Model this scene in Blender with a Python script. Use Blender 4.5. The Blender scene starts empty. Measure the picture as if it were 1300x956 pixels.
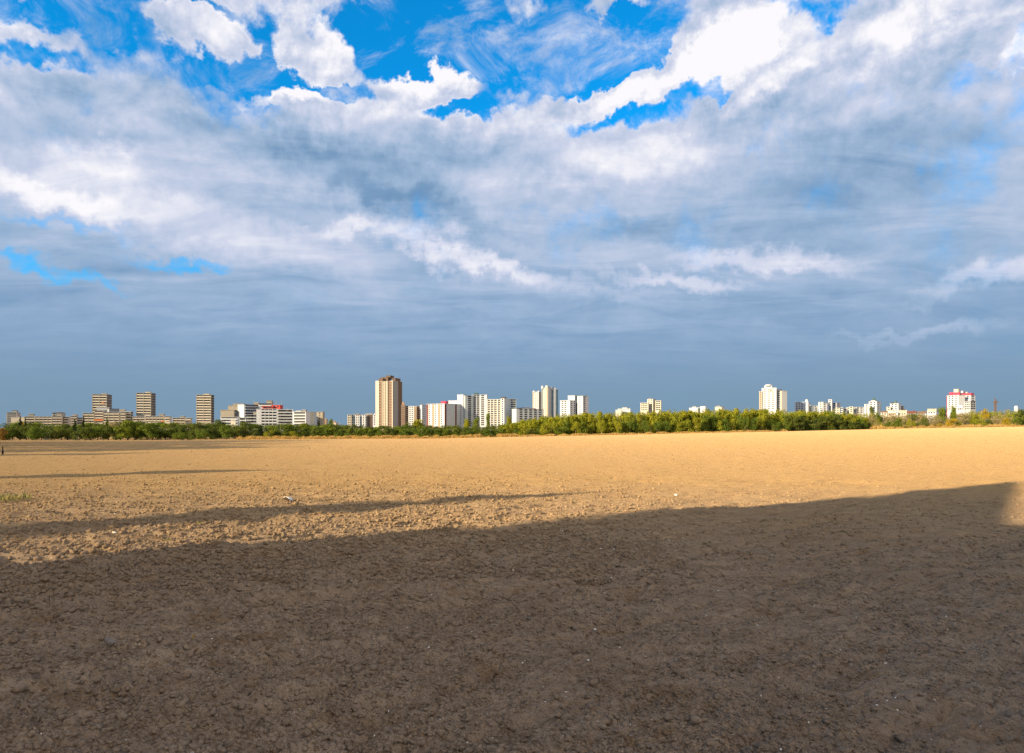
import bpy, math, random
import numpy as np
from mathutils import Vector, Matrix
R = math.radians
random.seed(7)
rng = np.random.default_rng(11)
SC = bpy.context.scene
COL = SC.collection

# ---------------------------------------------------------------- camera, measured from the photograph (1300 x 956)
F, CX, HZ, CAMZ = 900.0, 650.0, 545.0, 2.2
cam = bpy.data.objects.new('camera', bpy.data.cameras.new('camera'))
COL.objects.link(cam); SC.camera = cam
cam.location = (0, 0, CAMZ); cam.rotation_euler = (R(90), 0, 0)
cam.data.sensor_width = 36; cam.data.lens = 36 * F / 1300
cam.data.shift_y = (HZ - 478) / 1300
cam.data.clip_start = 0.1; cam.data.clip_end = 20000

# ---------------------------------------------------------------- light
SUN_DIR = Vector((0.834, 0.552, 0)).normalized()         # the way the shadows fall
SUN_EL = R(19)
EXPO = 1.19
sd = bpy.data.lights.new('sun', 'SUN'); sd.energy = 5.0; sd.angle = R(0.45); sd.color = (1.0, 0.74, 0.43)
sun = bpy.data.objects.new('sun', sd); COL.objects.link(sun)
ray = Vector((SUN_DIR.x * math.cos(SUN_EL), SUN_DIR.y * math.cos(SUN_EL), -math.sin(SUN_EL)))
sun.rotation_euler = ray.to_track_quat('-Z', 'Y').to_euler(); sun.location = (-50, -40, 60)
SC.cycles.use_denoising = True; SC.cycles.denoiser = 'OPENIMAGEDENOISE'; SC.cycles.denoising_prefilter = 'NONE'; SC.cycles.denoising_input_passes = 'RGB_ALBEDO_NORMAL'; SC.cycles.max_bounces = 3; SC.cycles.diffuse_bounces = 2; SC.cycles.glossy_bounces = 1; SC.cycles.transmission_bounces = 2
SC.view_settings.view_transform = 'Standard'; SC.view_settings.look = 'None'
SC.view_settings.exposure = EXPO; SC.view_settings.gamma = 1; SC.view_settings.use_curve_mapping = False

def s2l(c):
    return tuple(((v / 255) / 12.92) if v / 255 <= 0.04045 else ((v / 255 + 0.055) / 1.055) ** 2.4 for v in c)

# ---------------------------------------------------------------- node helpers
class NT:
    def __init__(s, nt): s.nt = nt; nt.nodes.clear()
    def n(s, t, **k):
        o = s.nt.nodes.new(t)
        for a, b in k.items(): setattr(o, a, b)
        return o
    def l(s, a, b): s.nt.links.new(a, b)
    def put(s, sock, v):
        if hasattr(v, 'links') or isinstance(v, bpy.types.NodeSocket): s.l(v, sock)
        else: sock.default_value = v
    def m(s, op, a, b=None, c=None, clamp=False):
        o = s.n('ShaderNodeMath', operation=op, use_clamp=clamp)
        s.put(o.inputs[0], a)
        if b is not None: s.put(o.inputs[1], b)
        if c is not None: s.put(o.inputs[2], c)
        return o.outputs[0]
    def vm(s, op, a, b=None, out=0):
        o = s.n('ShaderNodeVectorMath', operation=op)
        s.put(o.inputs[0], a)
        if b is not None: s.put(o.inputs[1], b)
        return o.outputs[out]
    def noise(s, vec, scale, detail=4, rough=0.55, dist=0, lac=2.0, col=False):
        o = s.n('ShaderNodeTexNoise'); s.put(o.inputs['Vector'], vec)
        o.inputs['Scale'].default_value = scale; o.inputs['Detail'].default_value = detail
        o.inputs['Roughness'].default_value = rough; o.inputs['Distortion'].default_value = dist; o.inputs['Lacunarity'].default_value = lac
        return o.outputs['Color' if col else 'Fac']
    def mr(s, v, a, b, c=0.0, d=1.0, smooth=True):
        o = s.n('ShaderNodeMapRange', interpolation_type='SMOOTHSTEP' if smooth else 'LINEAR')
        s.put(o.inputs[0], v)
        for i, x in enumerate((a, b, c, d)): s.put(o.inputs[i + 1], x)
        return o.outputs[0]
    def mix(s, f, a, b, bt='MIX'):
        o = s.n('ShaderNodeMix', data_type='RGBA', blend_type=bt)
        s.put(o.inputs[0], f)
        s.put(o.inputs[6], a if not isinstance(a, tuple) else (*a, 1)[:4]); s.put(o.inputs[7], b if not isinstance(b, tuple) else (*b, 1)[:4])
        return o.outputs[2]
    def ramp(s, v, stops):
        o = s.n('ShaderNodeValToRGB'); s.put(o.inputs[0], v)
        e = o.color_ramp.elements
        while len(e) < len(stops): e.new(0.5)
        for i, (p, c) in enumerate(stops): e[i].position = p; e[i].color = (*c, 1)
        return o.outputs[0]

# ---------------------------------------------------------------- world: physical sky with procedural cloud cover
w = bpy.data.worlds.new('World'); SC.world = w; w.use_nodes = True
T = NT(w.node_tree)
BG = 0.1
tc = T.n('ShaderNodeTexCoord').outputs['Generated']
sky = T.n('ShaderNodeTexSky', sky_type='NISHITA', sun_disc=False, sun_elevation=SUN_EL, sun_rotation=math.atan2(-SUN_DIR.x, -SUN_DIR.y), altitude=50, air_density=1.0, dust_density=0.6, ozone_density=2.5)
sp = T.n('ShaderNodeSeparateXYZ'); T.l(tc, sp.inputs[0]); X, Y, Z = sp.outputs
az = T.m('ARCTAN2', X, Y); el = T.m('ARCSINE', T.m('MAXIMUM', T.m('MINIMUM', Z, 1.0), -1.0))
cz = T.m('ADD', T.m('MAXIMUM', Z, 0.0), 0.10)
cp = T.n('ShaderNodeCombineXYZ'); T.l(T.m('DIVIDE', X, cz), cp.inputs[0]); T.l(T.m('DIVIDE', Y, cz), cp.inputs[1]); cp = cp.outputs[0]
an = T.n('ShaderNodeCombineXYZ'); T.l(az, an.inputs[0]); T.l(T.m('MULTIPLY', el, 1.0), an.inputs[1]); an = an.outputs[0]
# warped sky coordinates (azimuth, elevation) so that every cloud mass gets a ragged outline
wn1 = T.vm('SUBTRACT', T.noise(cp, 0.55, 5, 0.55, col=True), (0.5, 0.5, 0.5))
wn2 = T.vm('SUBTRACT', T.noise(tc, 9.0, 5, 0.6, col=True), (0.5, 0.5, 0.5))
def vscale(v, s3): return T.vm('MULTIPLY', v, s3)
wn3 = T.vm('SUBTRACT', T.noise(tc, 34.0, 5, 0.6, col=True), (0.5, 0.5, 0.5))
warp = T.vm('ADD', T.vm('ADD', an, vscale(wn3, (0.05, 0.045, 0))), T.vm('ADD', vscale(wn1, (0.11, 0.05, 0)), vscale(wn2, (0.13, 0.10, 0))))
def azel(x, y):
    u = (x - CX) / F; v = (HZ - y) / F
    return math.atan(u), math.atan(v / math.sqrt(1 + u * u))
def blob(x, y, rx, ry, rot=0.0, soft=1.0):
    a, e = azel(x, y)
    k = math.cos(a) ** 1.2
    mp = T.n('ShaderNodeMapping', vector_type='TEXTURE'); T.l(warp, mp.inputs[0])
    mp.inputs[1].default_value = (a, e, 0); mp.inputs[2].default_value = (0, 0, R(rot)); mp.inputs[3].default_value = (rx / F * k, ry / F * k, 1)
    ln = T.vm('LENGTH', mp.outputs[0], out=1)
    return T.mr(ln, 1.0 + 0.55 * soft, max(0.0, 1.0 - 0.75 * soft))
def total(lst):
    acc = None
    for amp, *b in lst:
        acc = T.m('MULTIPLY_ADD', blob(*b), amp, 0.0 if acc is None else acc)
    return acc
HOLES = [(0.5, 240, 45, 270, 62), (0.35, 1180, 70, 150, 60), (0.4, 700, 60, 240, 60), (1.1, 500, 38, 95, 50), (1.2, 600, 50, 130, 62), (1.2, 760, 48, 120, 58), (1.1, 770, 150, 95, 18), (1.0, 915, 112, 75, 18), (1.1, 1030, 40, 58, 50), (0.95, 590, 140, 50, 12), (0.95, 420, 112, 50, 14), (1.0, 300, 96, 55, 14), (0.8, 235, 0, 60, 10),
         (0.8, 80, 38, 85, 14), (0.8, 25, 78, 65, 14), (0.54, 5, 328, 45, 11), (0.5, 75, 280, 70, 8), (0.48, 95, 346, 65, 9, 0), (0.6, 235, 334, 60, 8, -8), (0.9, 335, 70, 20, 50), (0.8, 185, 8, 30, 16)]
CLD = [(1.5, 395, 60, 58, 26), (1.5, 250, 34, 58, 20), (1.6, 540, 104, 70, 18), (1.3, 672, 22, 32, 24), (1.2, 765, 6, 50, 12), (2.3, 950, 64, 72, 34), (2.0, 800, 116, 112, 18, 14), (1.9, 1000, 112, 75, 18, 14), (1.6, 1180, 28, 130, 38), (1.2, 362, 118, 45, 12)]
BR = [(0.6, 950, 62, 72, 34, 12), (0.42, 815, 114, 100, 18, 14), (0.42, 985, 112, 62, 15, 20), (0.45, 362, 114, 42, 10), (0.36, 545, 96, 64, 16), (0.30, 400, 55, 62, 30, 20), (0.26, 240, 28, 76, 22),
      (0.32, 1190, 20, 130, 28), (0.3, 1285, 66, 32, 10), (0.24, 110, 205, 60, 18), (0.26, 250, 285, 210, 32, -8), (0.22, 60, 240, 90, 18, -10), (0.28, 15, 20, 40, 22), (0.2, 620, 160, 120, 20, -8),
      (0.2, 780, 205, 130, 22), (0.22, 430, 292, 50, 10), (0.18, 570, 325, 150, 14, -14), (0.3, 960, 325, 110, 13, -6), (0.26, 860, 352, 90, 8, -8), (0.24, 1240, 345, 80, 14, 10), (0.24, 1170, 412, 90, 8, 8),
      (0.2, 640, 340, 160, 10, -10),
      (-0.2, 300, 165, 150, 36, -22), (-0.19, 470, 225, 130, 30, -20), (-0.18, 520, 268, 120, 16, -12), (-0.16, 1130, 190, 200, 40, 0), (-0.10, 1000, 265, 180, 25, 0), (-0.10, 760, 290, 150, 16, 0), (-0.08, 80, 130, 120, 25, -10),
      ]
# all amplitudes are in sky radiance units; coverage first
def puffs(v): return T.noise(v, 8.0, 10, 0.58, 0.15)
pf = puffs(tc); lit = T.m('SUBTRACT', pf, puffs(T.vm('ADD', tc, (-0.004, 0.0, 0.014))))   # sunward / upper sides of the billows
n_big = T.noise(cp, 0.9, 6, 0.55); n_fine = T.m('MULTIPLY_ADD', pf, 0.55, T.m('MULTIPLY', T.noise(tc, 19, 9, 0.62, 0.3), 0.45)); n_str = T.noise(T.vm('MULTIPLY', cp, (0.7, 1.3, 1)), 2.2, 6, 0.6, 0.6)
front = T.mr(Y, -0.1, 0.5)
cov = T.m('ADD', T.m('SUBTRACT', 1.15, total(HOLES)), total(CLD))
low = T.mr(el, 0.035, 0.20)                              # texture dies out towards the horizon
covn = T.m('ADD', T.m('MULTIPLY', T.m('SUBTRACT', n_fine, 0.5), 3.0), T.m('MULTIPLY', T.m('SUBTRACT', n_big, 0.5), 0.9))
covn = T.m('MULTIPLY', covn, T.mr(el, 0.10, 0.36, 0.12, 1.0))
cov = T.m('ADD', cov, covn)
cov_back = T.mr(n_big, 0.38, 0.52)
alpha = T.mr(cov, T.mr(el, 0.25, 0.45, 0.15, 0.30), T.mr(el, 0.25, 0.45, 1.15, 0.95))
thin = T.m('MULTIPLY', T.mr(T.noise(T.vm('MULTIPLY', tc, (1.0, 1.0, 1.6)), 11.0, 9, 0.66, 0.5), 0.47, 0.72), 0.7)   # torn wisps in the blue
alpha = T.m('MAXIMUM', alpha, T.m('MULTIPLY', thin, T.mr(el, 0.28, 0.4)))
alpha = T.m('ADD', T.m('MULTIPLY', alpha, front), T.m('MULTIPLY', cov_back, T.m('SUBTRACT', 1.0, front)))
br = T.m('ADD', total(BR), T.m('MULTIPLY', T.m('SUBTRACT', n_str, 0.5), T.mr(el, 0.08, 0.30, 0.45, 0.75)))
br = T.m('ADD', br, T.m('MULTIPLY', T.m('SUBTRACT', n_fine, 0.5), T.mr(el, 0.2, 0.5, 0.3, 0.55)))
br = T.m('MULTIPLY_ADD', lit, T.mr(el, 0.22, 0.50, 0.15, 2.1), br)
br = T.m('MULTIPLY_ADD', T.m('MULTIPLY', T.mr(cov, 1.35, 0.65), T.mr(el, 0.25, 0.45)), 0.16, br)
br = T.m('ADD', T.m('MULTIPLY', br, T.m('ADD', 0.12, T.m('MULTIPLY', low, 0.88))), T.m('ADD', 0.36, T.m('MULTIPLY', T.mr(el, 0.05, 0.34), 0.25)))
k = 1 / (BG * 2 ** EXPO)
def sc(c): return tuple(v * k for v in s2l(c))
ccol = T.ramp(br, [(0.0, s2l((96, 138, 182))), (0.3, s2l((122, 156, 192))), (0.5, s2l((160, 184, 214))), (0.74, s2l((203, 211, 233))), (1.0, s2l((252, 250, 254)))])
hcol = T.mix(T.mr(el, 0.02, 0.24), s2l((122, 151, 173)), ccol)
hcol = T.mix(T.mr(el, 0.0, 0.2, 0.88, 0.0), ccol, hcol)
ccol = T.mix(low, hcol, ccol)
warmback = T.mix(T.mr(Y, 0.0, -0.6), ccol, tuple(1.5 * v for v in s2l((255, 232, 200))))
cl = T.vm('SCALE', warmback); cl.node.inputs['Scale'].default_value = k
blue = T.mix(1.0, sky.outputs[0], (0.02, 0.80, 1.20), 'MULTIPLY')
mixc = T.mix(T.m('MULTIPLY', alpha, 1.0), blue, cl)
bg = T.n('ShaderNodeBackground'); T.l(mixc, bg.inputs[0]); bg.inputs[1].default_value = BG
wo = T.n('ShaderNodeOutputWorld'); T.l(bg.outputs[0], wo.inputs[0])
w.cycles.sampling_method = 'MANUAL'; w.cycles.sample_map_resolution = 512

# ---------------------------------------------------------------- materials
MATS = {}
def mat(name, col, rough=0.8, var=0.12, scale=0.6, spec=0.3, obj_var=0.0):
    if name in MATS: return MATS[name]
    m = bpy.data.materials.new(name); m.use_nodes = True
    t = NT(m.node_tree)
    b = t.n('ShaderNodeBsdfPrincipled'); o = t.n('ShaderNodeOutputMaterial'); t.l(b.outputs[0], o.inputs[0])
    g = t.n('ShaderNodeTexCoord').outputs['Object']
    n = t.noise(g, scale, 4, 0.6)
    f = t.mr(n, 0.3, 0.7, 1 - var, 1 + var, smooth=False)
    c = t.vm('SCALE', tuple(col)); t.l(f, c.node.inputs['Scale'])
    if obj_var:
        oi = t.n('ShaderNodeObjectInfo')
        c2 = t.vm('SCALE', c); t.l(t.mr(oi.outputs['Random'], 0, 1, 1 - obj_var, 1 + obj_var, smooth=False), c2.node.inputs['Scale']); c = c2
    t.l(c, b.inputs['Base Color'])
    b.inputs['Roughness'].default_value = rough; b.inputs['Specular IOR Level'].default_value = spec
    MATS[name] = m; return m
def leafmat(name, c1, c2, c3):
    m = bpy.data.materials.new(name); m.use_nodes = True
    t = NT(m.node_tree); o = t.n('ShaderNodeOutputMaterial')
    oi = t.n('ShaderNodeObjectInfo')
    g = t.n('ShaderNodeTexCoord').outputs['Object']
    base = t.mix(t.mr(oi.outputs['Random'], 0.15, 0.85), c1, c2)
    col = t.mix(t.mr(t.noise(g, 4.5, 3, 0.6), 0.42, 0.66), base, c3)
    d = t.n('ShaderNodeBsdfDiffuse'); tr = t.n('ShaderNodeBsdfTranslucent'); t.l(col, d.inputs[0]); t.l(col, tr.inputs[0])
    mx = t.n('ShaderNodeMixShader'); mx.inputs[0].default_value = 0.22; t.l(d.outputs[0], mx.inputs[1]); t.l(tr.outputs[0], mx.inputs[2])
    t.l(mx.outputs[0], o.inputs[0]); MATS[name] = m; return m
leafmat('leaf_dark', (0.056, 0.082, 0.024), (0.085, 0.115, 0.026), (0.13, 0.155, 0.032))
leafmat('leaf_green', (0.11, 0.16, 0.026), (0.155, 0.195, 0.026), (0.08, 0.12, 0.024))
leafmat('leaf_olive', (0.23, 0.245, 0.024), (0.265, 0.265, 0.026), (0.18, 0.21, 0.022))
leafmat('leaf_lime', (0.19, 0.225, 0.026), (0.235, 0.25, 0.028), (0.14, 0.175, 0.022))
leafmat('leaf_yellow', (0.34, 0.26, 0.02), (0.42, 0.28, 0.02), (0.22, 0.2, 0.03))
leafmat('leaf_pale', (0.25, 0.215, 0.115), (0.32, 0.265, 0.15), (0.19, 0.18, 0.07))
leafmat('leaf_conifer', (0.014, 0.026, 0.013), (0.022, 0.036, 0.016), (0.03, 0.045, 0.018))
leafmat('leaf_rust', (0.22, 0.12, 0.03), (0.26, 0.15, 0.04), (0.12, 0.10, 0.03))
leafmat('dry_grass', (0.50, 0.33, 0.12), (0.42, 0.27, 0.09), (0.30, 0.22, 0.08))
leafmat('weed_green', (0.14, 0.17, 0.05), (0.18, 0.2, 0.06), (0.32, 0.28, 0.12))
mat('bark', (0.10, 0.075, 0.05), 0.9, 0.3, 8); mat('bark_pale', (0.38, 0.32, 0.22), 0.9, 0.35, 8)
mat('tan', (0.25, 0.238, 0.21), 0.85); mat('tan_light', (0.42, 0.405, 0.37), 0.85); mat('tan_dark', (0.24, 0.19, 0.14), 0.85)
mat('cream', (0.42, 0.42, 0.39), 0.8); mat('white', (0.43, 0.475, 0.55), 0.75, 0.05); mat('offwhite', (0.34, 0.375, 0.43), 0.8, 0.08)
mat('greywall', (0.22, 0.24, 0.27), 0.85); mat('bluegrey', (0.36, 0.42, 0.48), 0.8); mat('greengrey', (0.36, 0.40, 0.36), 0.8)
mat('red', (0.42, 0.045, 0.035), 0.7); mat('crimson', (0.46, 0.03, 0.08), 0.7); mat('salmon', (0.31, 0.225, 0.18), 0.8); mat('maroon', (0.12, 0.04, 0.035), 0.8); mat('brown', (0.11, 0.08, 0.065), 0.85)
mat('orange', (0.55, 0.16, 0.04), 0.8); mat('darkroof', (0.05, 0.05, 0.055), 0.8); mat('pinkish', (0.33, 0.295, 0.25), 0.8)
mat('glass', (0.035, 0.042, 0.055), 0.4, 0.4, 0.3, 0.2, 0.45); mat('glass_blue', (0.03, 0.08, 0.14), 0.15, 0.3, 0.3, 0.5); mat('greenroof', (0.05, 0.10, 0.09), 0.6)
mat('stone', (0.17, 0.15, 0.135), 0.85, 0.2, 30); mat('flint', (0.75, 0.73, 0.70), 0.6, 0.1, 30); mat('white_paint', (0.7, 0.7, 0.68), 0.6); mat('post_wood', (0.02, 0.017, 0.015), 0.9, 0.3, 20)
mat('rust_metal', (0.11, 0.07, 0.045), 0.7)

# ---------------------------------------------------------------- mesh helpers
def mesh_obj(name, verts, faces, m, parent=None, smooth=False):
    me = bpy.data.meshes.new(name); me.from_pydata([tuple(v) for v in verts], [], faces); me.update()
    if m is not None:
        for x in (m if isinstance(m, (list, tuple)) else [m]): me.materials.append(MATS[x] if isinstance(x, str) else x)
    if smooth: me.shade_smooth()
    o = bpy.data.objects.new(name, me); COL.objects.link(o); o.parent = parent
    return o
def np_mesh(name, V, Fq, m, parent=None, smooth=False):
    """V (n,3), Fq (m,k) with k = 3 or 4"""
    me = bpy.data.meshes.new(name); kf = Fq.shape[1]
    me.vertices.add(len(V)); me.vertices.foreach_set('co', V.astype(np.float32).ravel())
    me.loops.add(Fq.size); me.loops.foreach_set('vertex_index', Fq.astype(np.int32).ravel())
    me.polygons.add(len(Fq)); me.polygons.foreach_set('loop_start', np.arange(0, Fq.size, kf, dtype=np.int32))
    me.polygons.foreach_set('loop_total', np.full(len(Fq), kf, dtype=np.int32))
    me.update(calc_edges=True)
    me.materials.append(MATS[m] if isinstance(m, str) else m)
    if smooth: me.shade_smooth()
    o = bpy.data.objects.new(name, me); COL.objects.link(o); o.parent = parent
    return o
def tag(o, label=None, cat=None, group=None, kind=None):
    if label: o['label'] = label
    if cat: o['category'] = cat
    if group: o['group'] = group
    if kind: o['kind'] = kind
    return o
def empty(name, loc):
    o = bpy.data.objects.new(name, None); COL.objects.link(o); o.location = loc; o.empty_display_size = 0.5
    return o
class MB:
    def __init__(s): s.v = []; s.f = []
    def prism(s, ring, z0, z1, taper=None):
        n = len(ring); b = len(s.v); top = taper or ring
        s.v += [(x, y, z0) for x, y in ring] + [(x, y, z1) for x, y in top]
        s.f += [tuple(b + i for i in range(n))[::-1], tuple(b + n + i for i in range(n))]
        s.f += [(b + i, b + (i + 1) % n, b + n + (i + 1) % n, b + n + i) for i in range(n)]
        return s
    def tube(s, p0, p1, r0, r1, n=7):
        a = Vector(p0); c = Vector(p1); d = (c - a).normalized(); u = d.orthogonal().normalized(); v = d.cross(u); b = len(s.v)
        for p, r in ((a, r0), (c, r1)):
            for i in range(n):
                t = 2 * math.pi * i / n; s.v.append(tuple(p + u * math.cos(t) * r + v * math.sin(t) * r))
        s.f += [(b + i, b + (i + 1) % n, b + n + (i + 1) % n, b + n + i) for i in range(n)] + [tuple(b + n + i for i in range(n)), tuple(b + i for i in range(n))[::-1]]
        return s
    def box(s, x0, x1, y0, y1, z0, z1): return s.prism([(x0, y0), (x1, y0), (x1, y1), (x0, y1)], z0, z1)
    def build(s, name, m, parent=None, smooth=False): return mesh_obj(name, s.v, s.f, m, parent, smooth)

# ---------------------------------------------------------------- terrain
BX = np.array([0, 150, 300, 430, 560, 650, 760, 900, 1000, 1095, 1150, 1300.0])
BYL = np.array([559.5, 559.5, 558, 557, 556.5, 554.5, 552.5, 549.5, 547.5, 545.2, 543.8, 541.5])
EX = np.array([0, 150, 300, 430, 650, 900, 1095, 1150, 1300.0]); ED = np.array([250, 255, 262, 270, 280, 300, 330, 380, 430.0])
def edge_y(px): return np.interp(px, BX, BYL)
def edge_d(px): return np.interp(px, EX, ED)
def terrain(x, y):
    x = np.asarray(x, float); y = np.asarray(y, float)
    r = np.hypot(x, y); th = np.arctan2(x, y)
    px = CX + F * np.tan(np.clip(th, -0.68, 0.68))
    D = edge_d(px); ze = CAMZ - (edge_y(px) - HZ) * D / F
    back = np.clip((np.abs(th) - 0.9) / 1.2, 0, 1); ze = ze * (1 - back)
    dep = r * np.cos(np.clip(th, -0.68, 0.68))
    t = np.clip((dep - 38) / (D - 38), 0, 1)
    g = t * t * (1.6 - 0.6 * t) ** 1 * 1.0
    g = np.where(t >= 1, 1, g) * (0.45) + 0.55 * t
    return ze * g
def tz(x, y): return float(terrain(x, y))
def P(x, d, y=None):
    """world point seen at photo column x at depth d; on the ground, or at photo row y"""
    X_ = (x - CX) / F * d
    return Vector((X_, d, tz(X_, d) if y is None else CAMZ + (HZ - y) * d / F))

def h2(ix, iy, seed):
    h = (ix.astype(np.int64) * 374761393 + iy.astype(np.int64) * 668265263 + seed * 974634777) & 0xFFFFFFFF
    h = ((h ^ (h >> 13)) * 1274126177) & 0xFFFFFFFF
    h = ((h ^ (h >> 16)) * 2246822519) & 0xFFFFFFFF
    return ((h ^ (h >> 15)) & 0xFFFFFF) / float(0x1000000)
def vnoise(x, y, seed):
    ix = np.floor(x); iy = np.floor(y); fx = x - ix; fy = y - iy
    ix = ix.astype(np.int64); iy = iy.astype(np.int64)
    ux = fx * fx * fx * (fx * (fx * 6 - 15) + 10); uy = fy * fy * fy * (fy * (fy * 6 - 15) + 10)
    def g(dx, dy):
        a = h2(ix + dx, iy + dy, seed) * 2 * np.pi
        return np.cos(a) * (fx - dx) + np.sin(a) * (fy - dy)
    a = g(0, 0) * (1 - ux) + g(1, 0) * ux; b = g(0, 1) * (1 - ux) + g(1, 1) * ux
    return (a * (1 - uy) + b * uy) * 1.5
def worley_dome(x, y, seed, dens=0.7):
    """angular lumps: one per cell, random size, 0 where there is none"""
    ix = np.floor(x).astype(np.int64); iy = np.floor(y).astype(np.int64)
    out = np.zeros_like(x)
    for dx in (-1, 0, 1):
        for dy in (-1, 0, 1):
            cx = ix + dx; cy = iy + dy
            r1 = h2(cx, cy, seed); r2 = h2(cx, cy, seed + 1); r3 = h2(cx, cy, seed + 2); r4 = h2(cx, cy, seed + 3)
            px = cx + 0.15 + 0.7 * r1; py = cy + 0.15 + 0.7 * r2
            a = r4 * np.pi; ca, sa = np.cos(a), np.sin(a)
            ux = (x - px) * ca + (y - py) * sa; uy = -(x - px) * sa + (y - py) * ca
            rad = 0.18 + 0.5 * r3 ** 2
            d = np.maximum(np.abs(ux) * 0.75 + np.abs(uy) * 0.45, np.hypot(ux * 0.8, uy * 1.25)) / rad
            s = np.clip(1 - d ** 2.2, 0, 1) ** 0.6 * rad * (r4 < dens)
            out = np.maximum(out, s)
    return out
def coarse_zone(x, y):
    """1 where the clods are coarse: the near left of the sunlit part"""
    v = 1 / (1 + np.exp((y - 33 - 0.12 * x) / 3.0))
    u = 1 / (1 + np.exp((x / np.maximum(y, 1) - 0.05) / 0.16))
    return v * u
def soil_detail(x, y, sp_):
    a = R(31); ca, sa = math.cos(a), math.sin(a)
    u = x * ca + y * sa; v = -x * sa + y * ca
    h = np.zeros_like(x)
    cz_ = coarse_zone(x, y)
    for lam, amp, an_, seed in ((4.2, .055, 1, 1), (1.7, .035, 2.0, 2), (0.75, .050, 3.2, 3), (0.36, .040, 2.4, 4), (0.17, .030, 1.7, 5), (0.085, .020, 1.4, 6), (0.042, .010, 1, 7)):
        wgt = np.clip((lam / sp_ - 1.2) / 2.0, 0, 1)
        if wgt.max() <= 0: continue
        n = vnoise(u / (lam * an_) + seed * 7.3, v / lam + seed * 3.1, seed)
        if lam < 1.0: n = np.minimum(n, 0.25 + 0.4 * (n - 0.25)) - 2.2 * np.maximum(0, -n - 0.26)
        h += amp * n * wgt * (1 + 0.5 * cz_)
    patch = np.clip(0.55 + 1.3 * vnoise(x / 2.6, y / 2.6, 31), 0.05, 1.3)
    for lam, amp, seed in ((0.30, .06, 41), (0.15, .24, 51), (0.08, .30, 61)):
        wgt = np.clip((lam / sp_ - 1.5) / 2.5, 0, 1)
        if wgt.max() <= 0: continue
        wx = 0.35 * lam * vnoise(x / lam * 1.7, y / lam * 1.7, seed + 9); wy = 0.35 * lam * vnoise(x / lam * 1.7 + 9, y / lam * 1.7, seed + 8)
        h += amp * lam * worley_dome((x + wx) / lam, (y + wy) / lam, seed, 0.5) * wgt * patch * (0.8 + 1.2 * cz_)
    for lam, amp, seed in ((0.26, .026, 71), (0.12, .026, 81), (0.065, .018, 91)):
        wgt = np.clip((lam / sp_ - 1.5) / 2.5, 0, 1)
        if wgt.max() <= 0: continue
        n = vnoise(u / (lam * 1.6) + 3.3, v / (lam * 0.8) + 1.7, seed); n2_ = vnoise(u / lam + 9, v / lam, seed + 1)
        h -= amp * np.clip(1 - np.abs(n) / 0.10, 0, 1) * (0.4 + 0.6 * np.clip(vnoise(u / (lam * 0.7), v / (lam * 0.7), seed + 2) * 3, 0, 1)) * np.clip(n2_ * 2.5 - 0.35, 0, 1) * wgt
    return h

# soil material
m = bpy.data.materials.new('soil'); m.use_nodes = True; MATS['soil'] = m
t = NT(m.node_tree); o = t.n('ShaderNodeOutputMaterial'); b = t.n('ShaderNodeBsdfPrincipled'); t.l(b.outputs[0], o.inputs[0])
g = t.n('ShaderNodeTexCoord').outputs['Object']
gs = t.n('ShaderNodeMapping'); t.l(g, gs.inputs[0]); gs.inputs[2].default_value = (0, 0, R(-31)); gs.inputs[3].default_value = (1.0, 2.2, 1); gs = gs.outputs[0]
sep = t.n('ShaderNodeSeparateXYZ'); t.l(g, sep.inputs[0])
n1 = t.noise(g, 0.22, 5, 0.6); n2 = t.noise(gs, 2.4, 6, 0.65); n3 = t.noise(g, 38, 5, 0.7); n4 = t.noise(gs, 0.035, 5, 0.55)
c = t.mix(t.mr(n2, 0.35, 0.68), (0.29, 0.232, 0.185), (0.405, 0.325, 0.255))
c = t.mix(t.mr(n1, 0.38, 0.66, 0, 0.5), c, (0.26, 0.20, 0.155))
c = t.mix(t.mr(n3, 0.52, 0.75, 0, 0.6), c, (0.44, 0.34, 0.26))
c = t.mix(t.mr(n3, 0.44, 0.28, 0, 0.8), c, (0.10, 0.075, 0.055))  # dark specks put the shade of small pits into the soil colour
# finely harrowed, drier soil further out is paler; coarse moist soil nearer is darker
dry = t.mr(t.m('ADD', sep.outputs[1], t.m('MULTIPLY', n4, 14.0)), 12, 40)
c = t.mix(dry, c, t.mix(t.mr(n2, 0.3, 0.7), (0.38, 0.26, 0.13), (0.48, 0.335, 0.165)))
n6 = t.noise(g, 1.3, 9, 0.85)
c = t.mix(t.mr(n6, 0.5, 0.36, 0, 0.6), c, (0.22, 0.14, 0.075))
n5 = t.noise(gs, 7.0, 7, 0.75)
c = t.mix(t.mr(n5, 0.47, 0.34, 0, 0.55), c, (0.17, 0.105, 0.055))
t.l(c, b.inputs['Base Color']); b.inputs['Roughness'].default_value = 1.0; b.inputs['Specular IOR Level'].default_value = 0.05
try: b.inputs['Diffuse Roughness'].default_value = 1.0
except Exception: pass
bh = t.m('ADD', t.m('MULTIPLY', t.noise(g, 22, 6, 0.72), 0.06), t.m('MULTIPLY', t.noise(gs, 5.0, 7, 0.7), 0.16))
bp = t.n('ShaderNodeBump'); t.l(bh, bp.inputs['Height']); bp.inputs['Strength'].default_value = 0.9; bp.inputs['Distance'].default_value = 1.0
t.l(bp.outputs[0], b.inputs['Normal'])

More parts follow.
